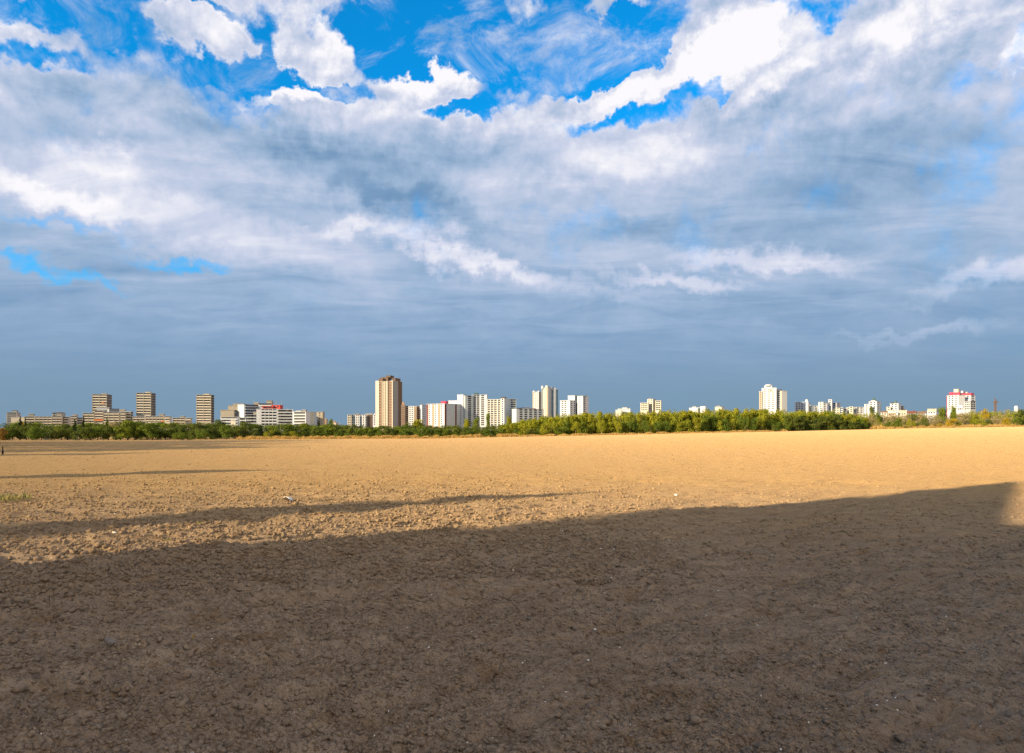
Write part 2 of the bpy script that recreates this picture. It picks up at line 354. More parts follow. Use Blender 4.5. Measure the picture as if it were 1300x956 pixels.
# one sheet: a disc of rings round the viewpoint, finest where the field is seen closest
rr = list(np.linspace(0.25, 3.6, 16))
inv = 1 / 3.8
while inv > 1 / 34: rr.append(1 / inv); inv -= 0.62 / 1980
while inv > 1 / 75: rr.append(1 / inv); inv -= 1.0 / 1980
r_ = 1 / inv
while r_ < 600: rr.append(r_); r_ *= 1.016
while r_ < 9000: rr.append(r_); r_ *= 1.15
rr = np.array(rr); NR = len(rr)
th = np.concatenate([np.linspace(-R(42), R(42), 900), np.linspace(R(42), R(318), 110)[1:-1]]); NTH = len(th)
RR, TH = np.meshgrid(rr, th, indexing='ij')
GX = RR * np.sin(TH); GY = RR * np.cos(TH)
dr = np.gradient(rr)[:, None] * 0.62; dth = np.abs(np.gradient(th))[None, :]; dth[:, 0] = dth[:, 1]; dth[:, -1] = dth[:, -2]
sp_ = np.maximum(dr, RR * dth)
GZ = terrain(GX, GY) + soil_detail(GX, GY, sp_)
V = np.stack([GX, GY, GZ], -1).reshape(-1, 3)
i = np.arange(NR - 1)[:, None]; j = np.arange(NTH)[None, :]; j2 = (j + 1) % NTH
Q = np.stack([i * NTH + j, i * NTH + j2, (i + 1) * NTH + j2, (i + 1) * NTH + j], -1).reshape(-1, 4)[:, ::-1]
V = np.vstack([V, [[0, 0, float(GZ[0].mean())]]])
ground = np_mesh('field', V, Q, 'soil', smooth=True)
# close the middle under the camera
tag(ground, 'bare harrowed brown field of crumbly soil reaching to the trees', kind='structure')
cap = mesh_obj('ground', [(x, y, z - 0.05) for x, y, z in [(-0.6, -0.6, 0), (0.6, -0.6, 0), (0.6, 0.6, 0), (-0.6, 0.6, 0)]], [(0, 1, 2, 3)], 'soil')
tag(cap, kind='structure')

# ---------------------------------------------------------------- loose clods lying on the soil (uncountable)
def ico():
    import bmesh
    bm = bmesh.new(); bmesh.ops.create_icosphere(bm, subdivisions=1, radius=1); bm.verts.ensure_lookup_table()
    v = np.array([p.co[:] for p in bm.verts]); f = np.array([[q.index for q in fc.verts] for fc in bm.faces]); bm.free(); return v, f
IV, IF = ico()
def lumps(name, xs, ys, sizes, m, sink=0.35, flat=0.65, seed=3):
    rg = np.random.default_rng(seed); n = len(xs)
    V0 = IV[None] * (1 + 0.32 * rg.uniform(-1, 1, (n, len(IV), 1)))
    a = rg.uniform(0, 2 * np.pi, n); sc_ = np.stack([rg.uniform(0.8, 1.5, n), rg.uniform(0.6, 1.0, n), rg.uniform(0.45, 0.9, n) * flat / 0.65], -1)
    V0 = V0 * sc_[:, None] * sizes[:, None, None]
    ca, sa = np.cos(a)[:, None], np.sin(a)[:, None]
    x = V0[..., 0] * ca - V0[..., 1] * sa + xs[:, None]; y = V0[..., 0] * sa + V0[..., 1] * ca + ys[:, None]
    zz = terrain(xs, ys) + soil_detail(xs, ys, np.maximum(0.02, np.hypot(xs, ys) ** 2 * 0.00031 * 0.62 * 1.0))
    z = V0[..., 2] + (zz + sizes * sc_[:, 2] * (1 - sink * 2) * 0.8)[:, None]
    Vv = np.stack([x, y, z], -1).reshape(-1, 3); Ff = (IF[None] + (np.arange(n) * len(IV))[:, None, None]).reshape(-1, 3)
    return np_mesh(name, Vv, Ff, m)
def scatter(n, r0, r1, seed, pw=1.0):
    rg = np.random.default_rng(seed)
    inv = rg.uniform(1 / r1, 1 / r0, n); r = 1 / inv; a = rg.uniform(-R(41), R(41), n)
    return r * np.sin(a), r * np.cos(a), r, rg
xs, ys, r, rg = scatter(75000, 4.2, 150, 5)
keep = rg.uniform(0, 1, len(xs)) < np.clip(0.40 + 1.2 * vnoise(xs / 2.6, ys / 2.6, 31) + 0.8 * coarse_zone(xs, ys), 0.08, 1)
xs, ys, r = xs[keep], ys[keep], r[keep]
sz = (0.008 + 0.030 * rg.uniform(0, 1, len(xs)) ** 4) * (1 + 0.35 * coarse_zone(xs, ys)) * np.clip(r / 10, 0.7, 1.5) * np.clip(r / 40, 1, 2.2)
tag(lumps('soil_crumbs', xs, ys, sz, 'soil'), 'loose crumbs and small clods of soil strewn over the field', 'soil', kind='stuff')
xs, ys, r, rg = scatter(110000, 4.2, 26, 25)
keep = rg.uniform(0, 1, len(xs)) < np.clip(0.55 + 1.5 * vnoise(xs / 0.9, ys / 0.7, 35) + 0.8 * vnoise(xs / 3.1, ys / 2.4, 36), 0.05, 1); xs, ys, r = xs[keep], ys[keep], r[keep]
tag(lumps('soil_grains', xs, ys, (0.005 + 0.016 * rg.uniform(0, 1, len(xs)) ** 3.5) * np.clip(r / 8, 0.8, 1.9), 'soil', sink=0.22, seed=19), 'fine angular grains of tilled soil all over the shaded near field', 'soil', kind='stuff')
rg = np.random.default_rng(15); r = 1 / rg.uniform(1 / 46, 1 / 10.5, 60000); a = rg.uniform(-R(40), R(12), 60000); xs, ys = r * np.sin(a), r * np.cos(a)
keep = rg.uniform(0, 1, len(xs)) < coarse_zone(xs, ys) * np.clip(0.75 + vnoise(xs / 1.6, ys / 1.6, 33), 0.15, 1); xs, ys, r = xs[keep], ys[keep], r[keep]
tag(lumps('soil_clods', xs, ys, 0.014 + 0.034 * rg.uniform(0, 1, len(xs)) ** 2.2, 'soil', sink=0.2, seed=9), 'coarse angular clods on the sunlit left part of the field', 'soil', kind='stuff')
xs, ys, r, rg = scatter(520, 4.3, 17, 77)
tag(lumps('soil_clods', xs, ys, 0.022 + 0.045 * rg.uniform(0, 1, len(xs)) ** 3, 'soil', sink=0.42, flat=0.5, seed=29), 'larger flattened clods half sunk in the shaded near soil', 'soil', kind='stuff')
xs, ys, r, rg = scatter(1000, 4.3, 40, 6)
tag(lumps('gravel', xs, ys, 0.004 + 0.009 * rg.uniform(0, 1, len(xs)) ** 3 * np.clip(r / 8, 0.8, 2), 'flint', seed=8), 'tiny pale flint chips scattered over the soil', 'gravel', kind='stuff')

# ---------------------------------------------------------------- single stones, weeds and scraps one can point to
def gpt(px, py):
    y_ = CAMZ * F / (py - HZ); return (px - CX) / F * y_, y_
def ground_z(x, y): return tz(x, y) + float(soil_detail(np.array([x]), np.array([y]), np.array([0.03]))[0])
def stone(px, py, s, label, m='stone', rz=0.3, hz=0.5, seed=1, sink=0.3, name='stone', cat='stone', grp=None):
    x, y = gpt(px, py); rg = np.random.default_rng(seed)
    import bmesh
    bm = bmesh.new(); bmesh.ops.create_icosphere(bm, subdivisions=3, radius=1)
    dirs = rg.normal(size=(9, 3)); dirs /= np.linalg.norm(dirs, axis=1)[:, None]; cut = rg.uniform(0.38, 0.72, 9)
    for v in bm.verts:
        p = np.array(v.co[:])
        for d_, c_ in zip(dirs, cut):
            e = p @ d_
            if e > c_: p = p - d_ * (e - c_)
        p = p * (1 + 0.02 * rg.uniform(-1, 1))
        v.co = Vector((p[0] * s, p[1] * s * 0.7, p[2] * s * hz))
    me = bpy.data.meshes.new(name); bm.to_mesh(me); bm.free(); me.materials.append(MATS[m])
    ob = bpy.data.objects.new(name, me); COL.objects.link(ob); ob.location = (x, y, ground_z(x, y) + s * hz * (1 - 2 * sink)); ob.rotation_euler = (0.15, 0.1, rz)
    return tag(ob, label, cat, grp)
stone(139, 831, 0.075, 'dark grey angular clod with a shaded hollow, near the bottom left corner', 'stone', 0.2, 0.75, 1, 0.2)
stone(86, 852, 0.075, 'flat pale grey stone with a dark right end, lowest at the left', 'stone', 0.35, 0.4, 2, 0.15)
stone(671, 791, 0.045, 'small rounded greyish stone in the shaded soil below the centre', 'stone', 0.5, 0.7, 3)
stone(112, 838, 0.011, 'bright white pebble just below the dark angular clod', 'flint', 0, 0.8, 4, 0.1, 'pebble', 'pebble')
stone(755, 792, 0.020, 'white pebble in the shade right of the rounded grey stone', 'flint', 0, 0.7, 5, 0.1, 'pebble', 'pebble')
stone(1124, 841, 0.016, 'white pebble near the bottom right of the shaded soil', 'flint', 0, 0.7, 6, 0.1, 'pebble', 'pebble')
stone(651, 727, 0.02, 'upright white pebble in the shade, nearest the middle of the field', 'flint', 0, 1.2, 7, 0.0, 'pebble', 'pebble')
stone(799, 708, 0.022, 'white pebble in the shaded soil just below the sunlit edge, right of centre', 'flint', 0, 0.8, 8, 0.1, 'pebble', 'pebble')
stone(858, 628, 0.05, 'white pebble on the sunlit soil just above the edge of the big shadow', 'flint', 0, 0.8, 9, 0.1, 'pebble', 'pebble')
stone(915, 799, 0.03, 'flat pale chip lying in the shade at the lower right', 'flint', 0.2, 0.3, 10, 0.0, 'pebble', 'pebble')
stone(145, 680, 0.05, 'pale stone on the sunlit strip between the two left shadows', 'flint', 0.4, 0.6, 12, 0.2)
def tuft(px, py, n, wid, hgt, m, label, name='weed', seed=1, blade=0.012, curl=0.5, cat='weed'):
    x, y = gpt(px, py); z = ground_z(x, y) - 0.01; rg = random.Random(seed); vs = []; fs = []
    for _ in range(n):
        a = rg.uniform(0, 6.283); rad = wid * math.sqrt(rg.random()); bx, by = rad * math.cos(a), rad * math.sin(a) * 0.8
        h = hgt * rg.uniform(0.45, 1); a2 = rg.uniform(0, 6.283); lx, ly = math.cos(a2) * h * curl, math.sin(a2) * h * curl; nx, ny = -math.sin(a2) * blade, math.cos(a2) * blade
        b0 = len(vs)
        for tt, wv in ((0, 1), (0.45, 1.1), (0.8, 0.7), (1, 0.1)):
            cx_, cy_, cz_ = bx + lx * tt * tt, by + ly * tt * tt, h * (tt - 0.2 * tt * tt)
            vs += [(cx_ - nx * wv, cy_ - ny * wv, cz_), (cx_ + nx * wv, cy_ + ny * wv, cz_)]
        for q in range(3): fs.append((b0 + 2 * q, b0 + 2 * q + 1, b0 + 2 * q + 3, b0 + 2 * q + 2))
    ob = mesh_obj(name, vs, fs, m); ob.location = (x, y, z)
    return tag(ob, label, cat)
tuft(6, 636, 190, 0.75, 0.26, 'weed_green', 'thin patch of pale green weeds at the left edge of the sunlit soil', 'weed_patch', 3, 0.012, 0.7)
tuft(255, 666, 46, 0.16, 0.10, 'weed_green', 'small green weed in the middle of the long thin shadow', seed=4)
tuft(213, 688, 20, 0.08, 0.07, 'weed_green', 'tiny green weed on the bright strip just above the big shadow', seed=5, blade=0.008)
tuft(1153, 778, 18, 0.035, 0.045, 'weed_green', 'small dark green weed in the shade at the lower right', seed=6, blade=0.006)
tuft(1140, 731, 16, 0.05, 0.05, 'weed_green', 'little green weed in the shade below the sunlit right end', seed=7, blade=0.006)
tuft(243, 825, 5, 0.015, 0.07, 'leaf_yellow', 'single yellow leaf standing in the shaded soil at the lower left', 'leaf', 8, 0.007, 0.3, 'leaf')
# bent sheet of pale scrap with a dark hollow
x, y = gpt(364, 638); e = empty('scrap', (x, y, ground_z(x, y))); tag(e, 'piece of pale litter with a black hollow lying on the sunlit soil', 'litter')
vs = []; fs = []
for q in range(9):
    a = math.pi * (0.05 + 0.62 * q / 8); rx_ = 0.13 * math.cos(a); rz_ = 0.15 * math.sin(a)
    vs += [(rx_, -0.12, rz_ + 0.01), (rx_ * 1.1 + 0.02, 0.12, rz_ * 0.8 + 0.01)]
for q in range(8): fs.append((2 * q, 2 * q + 1, 2 * q + 3, 2 * q + 2))
sh = mesh_obj('shell', vs, fs, 'flint', e, True); md = sh.modifiers.new('s', 'SOLIDIFY'); md.thickness = 0.012
MB().prism([(-0.01, -0.16), (0.11, -0.165), (0.15, -0.125), (0.02, -0.125)], 0.07, 0.11, [(-0.07, -0.13), (0.03, -0.14), (0.05, -0.1), (-0.05, -0.09)]).build('hollow', 'post_wood', e)  # solid dark wedge, the shade of the hollow put into its colour
MB().prism([(0.13, -0.1), (0.2, -0.12), (0.33, -0.06), (0.24, 0.0)], 0.0, 0.05, [(0.15, -0.08), (0.2, -0.09), (0.3, -0.05), (0.23, -0.03)]).build('shadow_wedge', 'post_wood', e)  # dark wedge in place of the shadow specks beside the scrap

# dark post at the left edge
x, y = (3.4 - CX) / F * 66, 66; e = empty('post', (x, y, tz(x, y))); tag(e, 'short dark wooden post standing in the field at the left edge', 'post')
MB().tube((0, 0, -0.1), (0, 0, 0.36), 0.085, 0.08, 9).build('stake', 'post_wood', e); MB().tube((0, 0, 0.36), (0.01, 0, 0.74), 0.05, 0.035, 9).build('top', 'post_wood', e)
# white marker post at the hedge foot
d = 268; x, y = (422.3 - CX) / F * d, d; e = empty('marker_post', (x, y, tz(x, y))); tag(e, 'small white marker post at the foot of the young trees', 'post')
MB().tube((0, 0, -0.2), (0, 0, 0.95), 0.22, 0.2, 8).build('shaft', 'white_paint', e); MB().tube((0, 0, 0.95), (0, 0, 1.15), 0.24, 0.08, 8).build('cap', 'white_paint', e)

# ---------------------------------------------------------------- trees
def crown_mesh(kind, seed, nleaf, leaf):
    rg = np.random.default_rng(seed); L = []
    if kind == 'round':      # broad crown, unit height 1, half width .5
        for _ in range(19):
            a = rg.uniform(0, 6.283); z = rg.uniform(0.12, 0.84); rad = 0.33 * math.sin(math.pi * min(1, (z - 0.05) / 0.95)) * rg.uniform(0.3, 1); s = rg.uniform(0.13, 0.2)
            L.append((rad * math.cos(a), rad * math.sin(a), min(z, 0.98 - s), s, s, s * 0.85))
    elif kind == 'tall':
        for _ in range(21):
            a = rg.uniform(0, 6.283); z = rg.uniform(0.06, 0.86); rad = 0.26 * (1 - 0.65 * z) * rg.uniform(0.3, 1); s = rg.uniform(0.10, 0.17) * (1.25 - 0.6 * z)
            L.append((rad * math.cos(a), rad * math.sin(a), min(z, 0.99 - s * 1.3), s, s, s * 1.4))
    elif kind == 'conifer':
        for q in range(15):
            z = 0.1 + 0.86 * q / 14; rad = 0.30 * (1 - z) ** 0.85; 
            for _ in range(2): a = rg.uniform(0, 6.283); L.append((rad * 0.5 * math.cos(a), rad * 0.5 * math.sin(a), z - 0.02, rad * 0.75 + 0.015, rad * 0.75 + 0.015, 0.05))
    elif kind == 'bush':
        for _ in range(13):
            a = rg.uniform(0, 6.283); z = rg.uniform(0.1, 0.78); rad = 0.42 * math.sqrt(max(0.05, 1 - z * z)) * rg.uniform(0.3, 1); s = rg.uniform(0.15, 0.25)
            L.append((rad * math.cos(a), rad * math.sin(a), min(z, 0.99 - s), s, s, s * 0.95))
    elif kind == 'poplar':
        for q in range(20):
            z = 0.1 + 0.86 * q / 19; rad = 0.085 * (1 - z) ** 0.55 + 0.004; a = rg.uniform(0, 6.283)
            L.append((rad * 0.3 * math.cos(a), rad * 0.3 * math.sin(a), z - 0.02, rad, rad, 0.06))
    elif kind == 'wisp':
        for _ in range(16):
            a = rg.uniform(0, 6.283); z = rg.uniform(0.08, 0.8); rad = 0.5 * rg.uniform(0, 1) ** 0.6; s = rg.uniform(0.14, 0.26)
            L.append((rad * math.cos(a), rad * math.sin(a), min(z * (1 - 0.4 * rad), 0.98 - s * 0.9), s, s, s * 0.9))
    L = np.array(L); L[:, [2, 5]] /= (L[:, 2] + L[:, 5]).max() * 0.99; vol = (L[:, 3] * L[:, 4] * L[:, 5]) ** 0.66; pick = rg.choice(len(L), nleaf, p=vol / vol.sum())
    d = rg.normal(size=(nleaf, 3)); d /= np.linalg.norm(d, axis=1)[:, None]
    rr_ = rg.uniform(0.25, 1, nleaf) ** 0.45 * (1 + 0.10 * rg.normal(size=nleaf))
    pos = L[pick, :3] + d * L[pick, 3:6] * rr_[:, None]; pos[:, 2] = np.maximum(pos[:, 2], 0.015)
    nn = d * 1.1 + rg.normal(size=(nleaf, 3)) * 0.55 + np.array([0, 0, 0.25]); nn /= np.linalg.norm(nn, axis=1)[:, None]
    ref = rg.normal(size=(nleaf, 3)); t1 = np.cross(nn, ref); t1 /= np.linalg.norm(t1, axis=1)[:, None]; t2 = np.cross(nn, t1)
    s = leaf * rg.uniform(0.6, 1.3, (nleaf, 1))
    Vv = np.stack([pos - t1 * s, pos - t2 * s * 0.7, pos + t1 * s, pos + t2 * s * 0.7], 1).reshape(-1, 3)
    return Vv, np.arange(nleaf * 4).reshape(-1, 4)
PROTO = {}
def proto(kind, leafm, var, nleaf=2600, leaf=0.024):
    key = (kind, leafm, var)
    if key in PROTO: return PROTO[key]
    Vv, Ff = crown_mesh(kind, 100 + var * 17 + len(kind), nleaf, leaf)
    c_ = np_mesh('crown', Vv, Ff, leafm); tr = MB(); rg = random.Random(var + 5)
    top = 0.85 if kind in ('conifer', 'poplar') else 0.6
    pale = leafm == 'leaf_olive'
    tr.tube((0, 0, -0.03), (0.005, 0.0, top * 0.5), 0.022 if kind != 'bush' else 0.03, 0.014, 6); tr.tube((0.005, 0, top * 0.5), (0.0, 0.01, top), 0.014, 0.005, 6)
    for _ in range(5):
        a = rg.uniform(0, 6.283); z = rg.uniform(0.2, 0.5); l = rg.uniform(0.12, 0.28) * (0.25 if kind == 'poplar' else 1); tr.tube((0.003, 0, z), (l * math.cos(a), l * math.sin(a), z + l * 0.9), 0.009, 0.003, 5)
    t_ = tr.build('trunk', 'bark_pale' if pale else 'bark')
    me = (c_.data, t_.data); bpy.data.objects.remove(c_); bpy.data.objects.remove(t_)
    PROTO[key] = me; return me
TREES = 0
def tree(kind, leafm, px, top, D, wpx, label, group=None, name='tree', cat='tree', var=None, base=None, asp=1.0, two=True, loc=None, H=None, W=None):
    """px column, top row, depth, crown width in photo pixels"""
    global TREES; TREES += 1
    var = random.randrange(4) if var is None else var
    crown, trunk = proto(kind, leafm, var)
    if loc is None:
        p = P(px, D); Ht = CAMZ + (HZ - top) * D / F - p.z
        Wt = wpx * D / F
    else: p = Vector((loc[0], loc[1], tz(*loc))); Ht = H; Wt = W
    unit = {'round': 0.64, 'tall': 0.42, 'conifer': 0.5, 'bush': 0.8, 'poplar': 0.19, 'wisp': 1.0}[kind]
    e = empty(name, p); e.rotation_euler = (0, 0, random.uniform(0, 6.283)); s = Wt / unit; e.scale = (s, s, max(Ht, 0.3) * 1.03)
    tag(e, label, cat, group)
    c_ = bpy.data.objects.new('crown', crown); COL.objects.link(c_); c_.parent = e
    if two: t_ = bpy.data.objects.new('trunk', trunk); COL.objects.link(t_); t_.parent = e
    return e

# ---------------------------------------------------------------- buildings
WIN = {}
def win_mesh(w_, h_, m_, pr=0.07):
    key = (round(w_, 2), round(h_, 2), m_, pr)
    if key not in WIN:
        ob = MB().box(-w_ / 2, w_ / 2, -pr, 0.05, 0, h_).build('window', m_); WIN[key] = ob.data; bpy.data.objects.remove(ob)
    return WIN[key]
class Bld:
    def __init__(s, name, label, cat, px, D, group=None):
        p = P(px, D); s.o = Vector((p.x, p.y, p.z)); s.e = empty(name, s.o); tag(s.e, label, cat, group); s.D = D
    def block(s, xa, xm, xb, ytop, D=None, phi=20, m='white', ybase=None, d=12.0, roof='offwhite', name='wall', rooft=0.35, rh=True):
        """a box whose near upright edge stands at column xm; its left face runs to xa and its right face to xb"""
        D = D or s.D; u = (xm - CX) / F; al = math.atan(u); ph = R(phi) + al
        Xc = u * D; ul = Vector((-math.cos(ph), math.sin(ph))); ur = Vector((math.sin(ph), math.cos(ph)))
        ua = (xa - CX) / F; wl = (Xc - ua * D) / (math.cos(ph) + ua * math.sin(ph))
        if xb is None or xb <= xm: dd = d
        else:
            ub = (xb - CX) / F; dd = (ub * D - Xc) / (math.sin(ph) - ub * math.cos(ph))
            if dd < 0 or dd > 90: dd = d
        C = Vector((Xc, D)); z1 = CAMZ + (HZ - ytop) * D / F
        z0 = s.o.z - 1.0 if ybase is None else CAMZ + (HZ - ybase) * D / F
        L_, R_, B_ = C + ul * wl, C + ur * dd, C + ul * wl + ur * dd
        off = Vector((s.o.x, s.o.y))
        ring = [tuple(v - off) for v in (C, R_, B_, L_)]
        MB().prism(ring, z0 - s.o.z, z1 - rooft - s.o.z).build(name, m, s.e)
        if rh:
            cen = sum((Vector(v) for v in ring), Vector((0, 0))) / 4
            rg_ = [tuple(cen + (Vector(v) - cen) * (1 + 0.5 / max(1, (Vector(v) - cen).length))) for v in ring]
            MB().prism(rg_, z1 - rooft - s.o.z, z1 - s.o.z).build('roof', roof, s.e)
        k_ = dict(C=C, ul=ul, ur=ur, wl=wl, dd=dd, z0=z0, z1=z1, D=D, nL=Vector((-math.sin(ph), -math.cos(ph))), nR=Vector((math.cos(ph), -math.sin(ph))))
        s.last = k_; return k_
    def face(s, k_, side):
        return (k_['C'], k_['ul'], k_['nL'], k_['wl']) if side == 'L' else (k_['C'], k_['ur'], k_['nR'], k_['dd'])
    def panel(s, k_, side, a, b, za, zb, m, name='panel', pr=0.15):
        """a slab over fractions a..b of a face, between heights za and zb"""
        C, u, n, W_ = s.face(k_, side); off = Vector((s.o.x, s.o.y))
        p0 = C + u * W_ * a - off; p1 = C + u * W_ * b - off; q1 = p1 + n * pr; q0 = p0 + n * pr
        p0 = p0 - n * 0.05; p1 = p1 - n * 0.05
        ring = [tuple(v) for v in (p0, q0, q1, p1)]
        if side == 'R': ring = ring[::-1]
        return MB().prism(ring, za - s.o.z, zb - s.o.z).build(name, m, s.e)
    def rows(s, k_, fh, yb=541.5, skip=0):
        z = k_['z1'] - 0.9 - fh * (1 + skip) + 0.9; lo = max(k_['z0'], CAMZ + (HZ - yb) * k_['D'] / F); out = []
        while z > lo - 0.5: out.append(z); z -= fh
        return out
    def windows(s, k_, side, cols, fh=2.8, w_=1.6, h_=1.3, a=0.08, b=0.92, m='glass', yb=541.5, skip=0, name='window', lim=100):
        C, u, n, W_ = s.face(k_, side); me = win_mesh(w_ * 1.3, h_ * 1.22, m)
        ang = math.atan2(n.y, n.x) + math.pi / 2
        for z in s.rows(k_, fh, yb, skip):
            for q in range(cols):
                f = a + (b - a) * (q + 0.5) / cols; p = C + u * W_ * f - Vector((s.o.x, s.o.y))
                ob = bpy.data.objects.new(name, me); COL.objects.link(ob); ob.parent = s.e; ob.location = (p.x, p.y, z - s.o.z + 0.55); ob.rotation_euler = (0, 0, ang)
    def bands(s, k_, side, fh=2.8, a=0.04, b=0.96, wall='tan_light', dark='glass', yb=541.5, skip=0, pr=0.9, hp=1.25, piers=0, pm='tan'):
        for z in s.rows(k_, fh, yb, skip):
            s.panel(k_, side, a, b, z + hp + 0.01, z + fh - 0.35, dark, 'window_recess_band', 0.08)  # dark glass strip, also carries the shade of the recess above each balcony
            s.panel(k_, side, a, b, z, z + hp, wall, 'balcony', pr)
        rz = s.rows(k_, fh, yb, skip)
        for q in range(piers):
            f = a + (b - a) * q / max(1, piers - 1); f = min(max(f, 0.012), 0.985)
            s.panel(k_, side, f - 0.012, f + 0.012, rz[-1], k_['z1'] - 0.4, pm, 'pier', pr + 0.1)
    def stripe(s, k_, side, a, b, m, pr=0.12, yb=None, top=0.5):
        zb = k_['z0'] if yb is None else CAMZ + (HZ - yb) * k_['D'] / F
        return s.panel(k_, side, a, b, zb + 0.1, k_['z1'] - top, m, 'panel', pr)
    def cols_balc(s, k_, side, a, b, fh=2.8, m='salmon', pr=0.9, yb=541.5, hp=1.1, skip=0):
        for z in s.rows(k_, fh, yb, skip): s.panel(k_, side, a, b, z, z + hp, m, 'balcony', pr)
    def antenna(s, px, ytop, ybase, D=None, r=0.18):
        D = D or s.D; p = P(px, D, ybase) - s.o; q = P(px, D, ytop) - s.o; MB().tube(p, q, r, r * 0.6, 5).build('antenna', 'greywall', s.e)

# --- far left grey block
B = Bld('apartment_block', 'distant dark grey flat-roofed block at the far left of the skyline', 'building', 17, 1150)
k1 = B.block(8, 22, 26, 523.5, phi=15, m='greywall', roof='greywall'); B.windows(k1, 'L', 5); B.block(15, 21, 23, 521, D=1155, ybase=523.6, phi=15, m='greywall', roof='darkroof', name='roof_house')
# --- long low tan slab
B = Bld('apartment_slab', 'long low tan slab with two rows of dark window bands, far left', 'building', 50, 800)
k1 = B.block(14, 31, 33, 529.2, phi=10, m='tan_light'); 
k1 = B.block(32, 44, 46, 528.6, phi=10, m='tan_light', D=796); B.bands(k1, 'L')
B.block(36, 42.5, 44, 525.2, phi=10, D=799, ybase=528.5, m='tan', name='roof_house')
k1 = B.block(44, 67, 68, 528.6, phi=10, m='tan_light'); B.bands(k1, 'L', piers=5)
k1 = B.block(66, 79, 82, 528.2, phi=12, D=794, m='tan_light'); B.bands(k1, 'L', piers=3)
B.block(72, 78, 79.5, 525, phi=12, D=797, ybase=528.1, m='tan', name='roof_house')
k1 = B.block(81, 87, 90, 528.8, phi=12, D=800, m='tan_light'); B.bands(k1, 'L')
B = Bld('apartment_block', 'dark grey block rising just behind the long low tan slab', 'building', 74, 980)
k1 = B.block(66, 80, 83, 524, phi=12, m='greywall', roof='darkroof'); B.windows(k1, 'L', 4); B.antenna(70.5, 521, 524); B.block(72, 78, 80, 523, phi=12, D=985, ybase=524.2, m='greywall', name='roof_house')
B = Bld('apartment_slab', 'short tan slab with a roof box between two dark conifers, far left', 'building', 97, 820)
k1 = B.block(90, 98, 99, 528, phi=12, m='tan_light'); B.bands(k1, 'L'); B.block(92, 97, 99, 526, phi=12, D=823, ybase=528, m='tan', name='roof_house'); k1 = B.block(98, 105, 106, 530, phi=12, m='tan', D=823); B.bands(k1, 'L')
# --- terraced complex with the first tan tower
def tan_tower(name, label, xa, xm, xb, top, D, box, yb, lowface=True):
    B = Bld(name, label, 'building', xm, D, 'three tan concrete towers'); B.e['group'] = 'tan concrete towers above the left trees'
    k1 = B.block(xa, xm, xb, top, phi=17, m='tan', roof='tan')
    B.bands(k1, 'L', fh=2.83, yb=yb, wall='tan_light', piers=3, skip=0, hp=1.2, a=0.03, b=0.97)
    B.windows(k1, 'R', 3, fh=2.83, w_=4.6, h_=1.7, yb=yb)  # extra-wide dark panes deepen the shaded side; shade put into the glass
    B.block(box[0], box[1], box[1] + 1.5, box[2], phi=17, D=D + 4, ybase=top + 0.2, m='tan_light', roof='tan', name='roof_house')
    return B, k1
B, k1 = tan_tower('residential_tower', 'tan concrete tower rising from the terraced block, first from the left', 117, 136, 142, 500.6, 790, (129, 135, 499.4), 526)
B.panel(k1, 'L', 0.15, 0.33, CAMZ + (HZ - 512.2) * 790 / F, CAMZ + (HZ - 511.2) * 790 / F, 'orange', 'awning', 1.4)
B = Bld('terraced_block', 'tan terraced block with balcony bands at the foot of the first tower', 'building', 140, 770)
k1 = B.block(105, 120, 121, 524.2, phi=10, m='tan_light', D=772); B.bands(k1, 'L', yb=538, piers=3)
k1 = B.block(120, 131.5, 134, 521.5, phi=14, m='tan_light', D=766); B.bands(k1, 'L', yb=538, piers=2); B.panel(k1, 'L', 0.02, 0.98, CAMZ + (HZ - 534) * 766 / F, CAMZ + (HZ - 532.6) * 766 / F, 'orange', 'awning', 1.3)
B.block(123, 138.5, 140, 517.4, phi=10, D=778, ybase=521, m='offwhite', roof='white', name='upper_storey')
B.block(138.5, 151.5, 153, 519, phi=-20, D=782, m='greywall', roof='darkroof', name='upper_storey')  # grey wall colour carries the shade of this turned-away wall
k1 = B.block(131, 152, 153, 523, phi=12, m='tan_light', D=770); B.bands(k1, 'L', yb=538, piers=4)
B.block(152, 158.5, 160, 519.6, phi=12, D=775, m='tan', name='stair_tower')
k1 = B.block(153, 159.5, 161, 523, phi=12, m='tan_light', D=768); B.bands(k1, 'L', yb=538)
k1 = B.block(159.5, 166, 169, 522.3, phi=25, m='tan_light', D=772); B.bands(k1, 'L', yb=538); B.windows(k1, 'R', 2, yb=538)
# --- second tower and slab
tan_tower('residential_tower', 'tan concrete tower above the low slab, second from the left', 173, 192.3, 197.6, 498.8, 790, (184.5, 190.5, 497.3), 529)
B = Bld('apartment_slab', 'low pale slab with a roof box at the foot of the second tan tower', 'building', 195, 775)
k1 = B.block(168, 184.5, 185, 528.6, phi=10, m='tan_light'); B.bands(k1, 'L', yb=537, piers=4)
k1 = B.block(184, 209, 210, 528.2, phi=10, m='tan_light', D=772); B.bands(k1, 'L', yb=537, piers=6)
B.panel(k1, 'L', 0.05, 0.16, CAMZ + (HZ - 535.4) * 772 / F, CAMZ + (HZ - 534) * 772 / F, 'orange', 'awning', 1.2)
B.block(202, 208, 209.5, 525.3, phi=10, D=778, ybase=528.4, m='tan', name='roof_house')
k1 = B.block(209, 216, 218, 528.2, phi=14, m='tan_light', D=770); B.bands(k1, 'L', yb=537)
B = Bld('apartment_slab', 'small low tan slab between the second and third tan towers', 'building', 232, 800)
k1 = B.block(219, 235.5, 236, 530.2, phi=10, m='tan_light'); B.bands(k1, 'L', yb=537, piers=4); B.block(229, 234, 235.5, 528, phi=10, D=804, ybase=530.2, m='tan', name='roof_house')
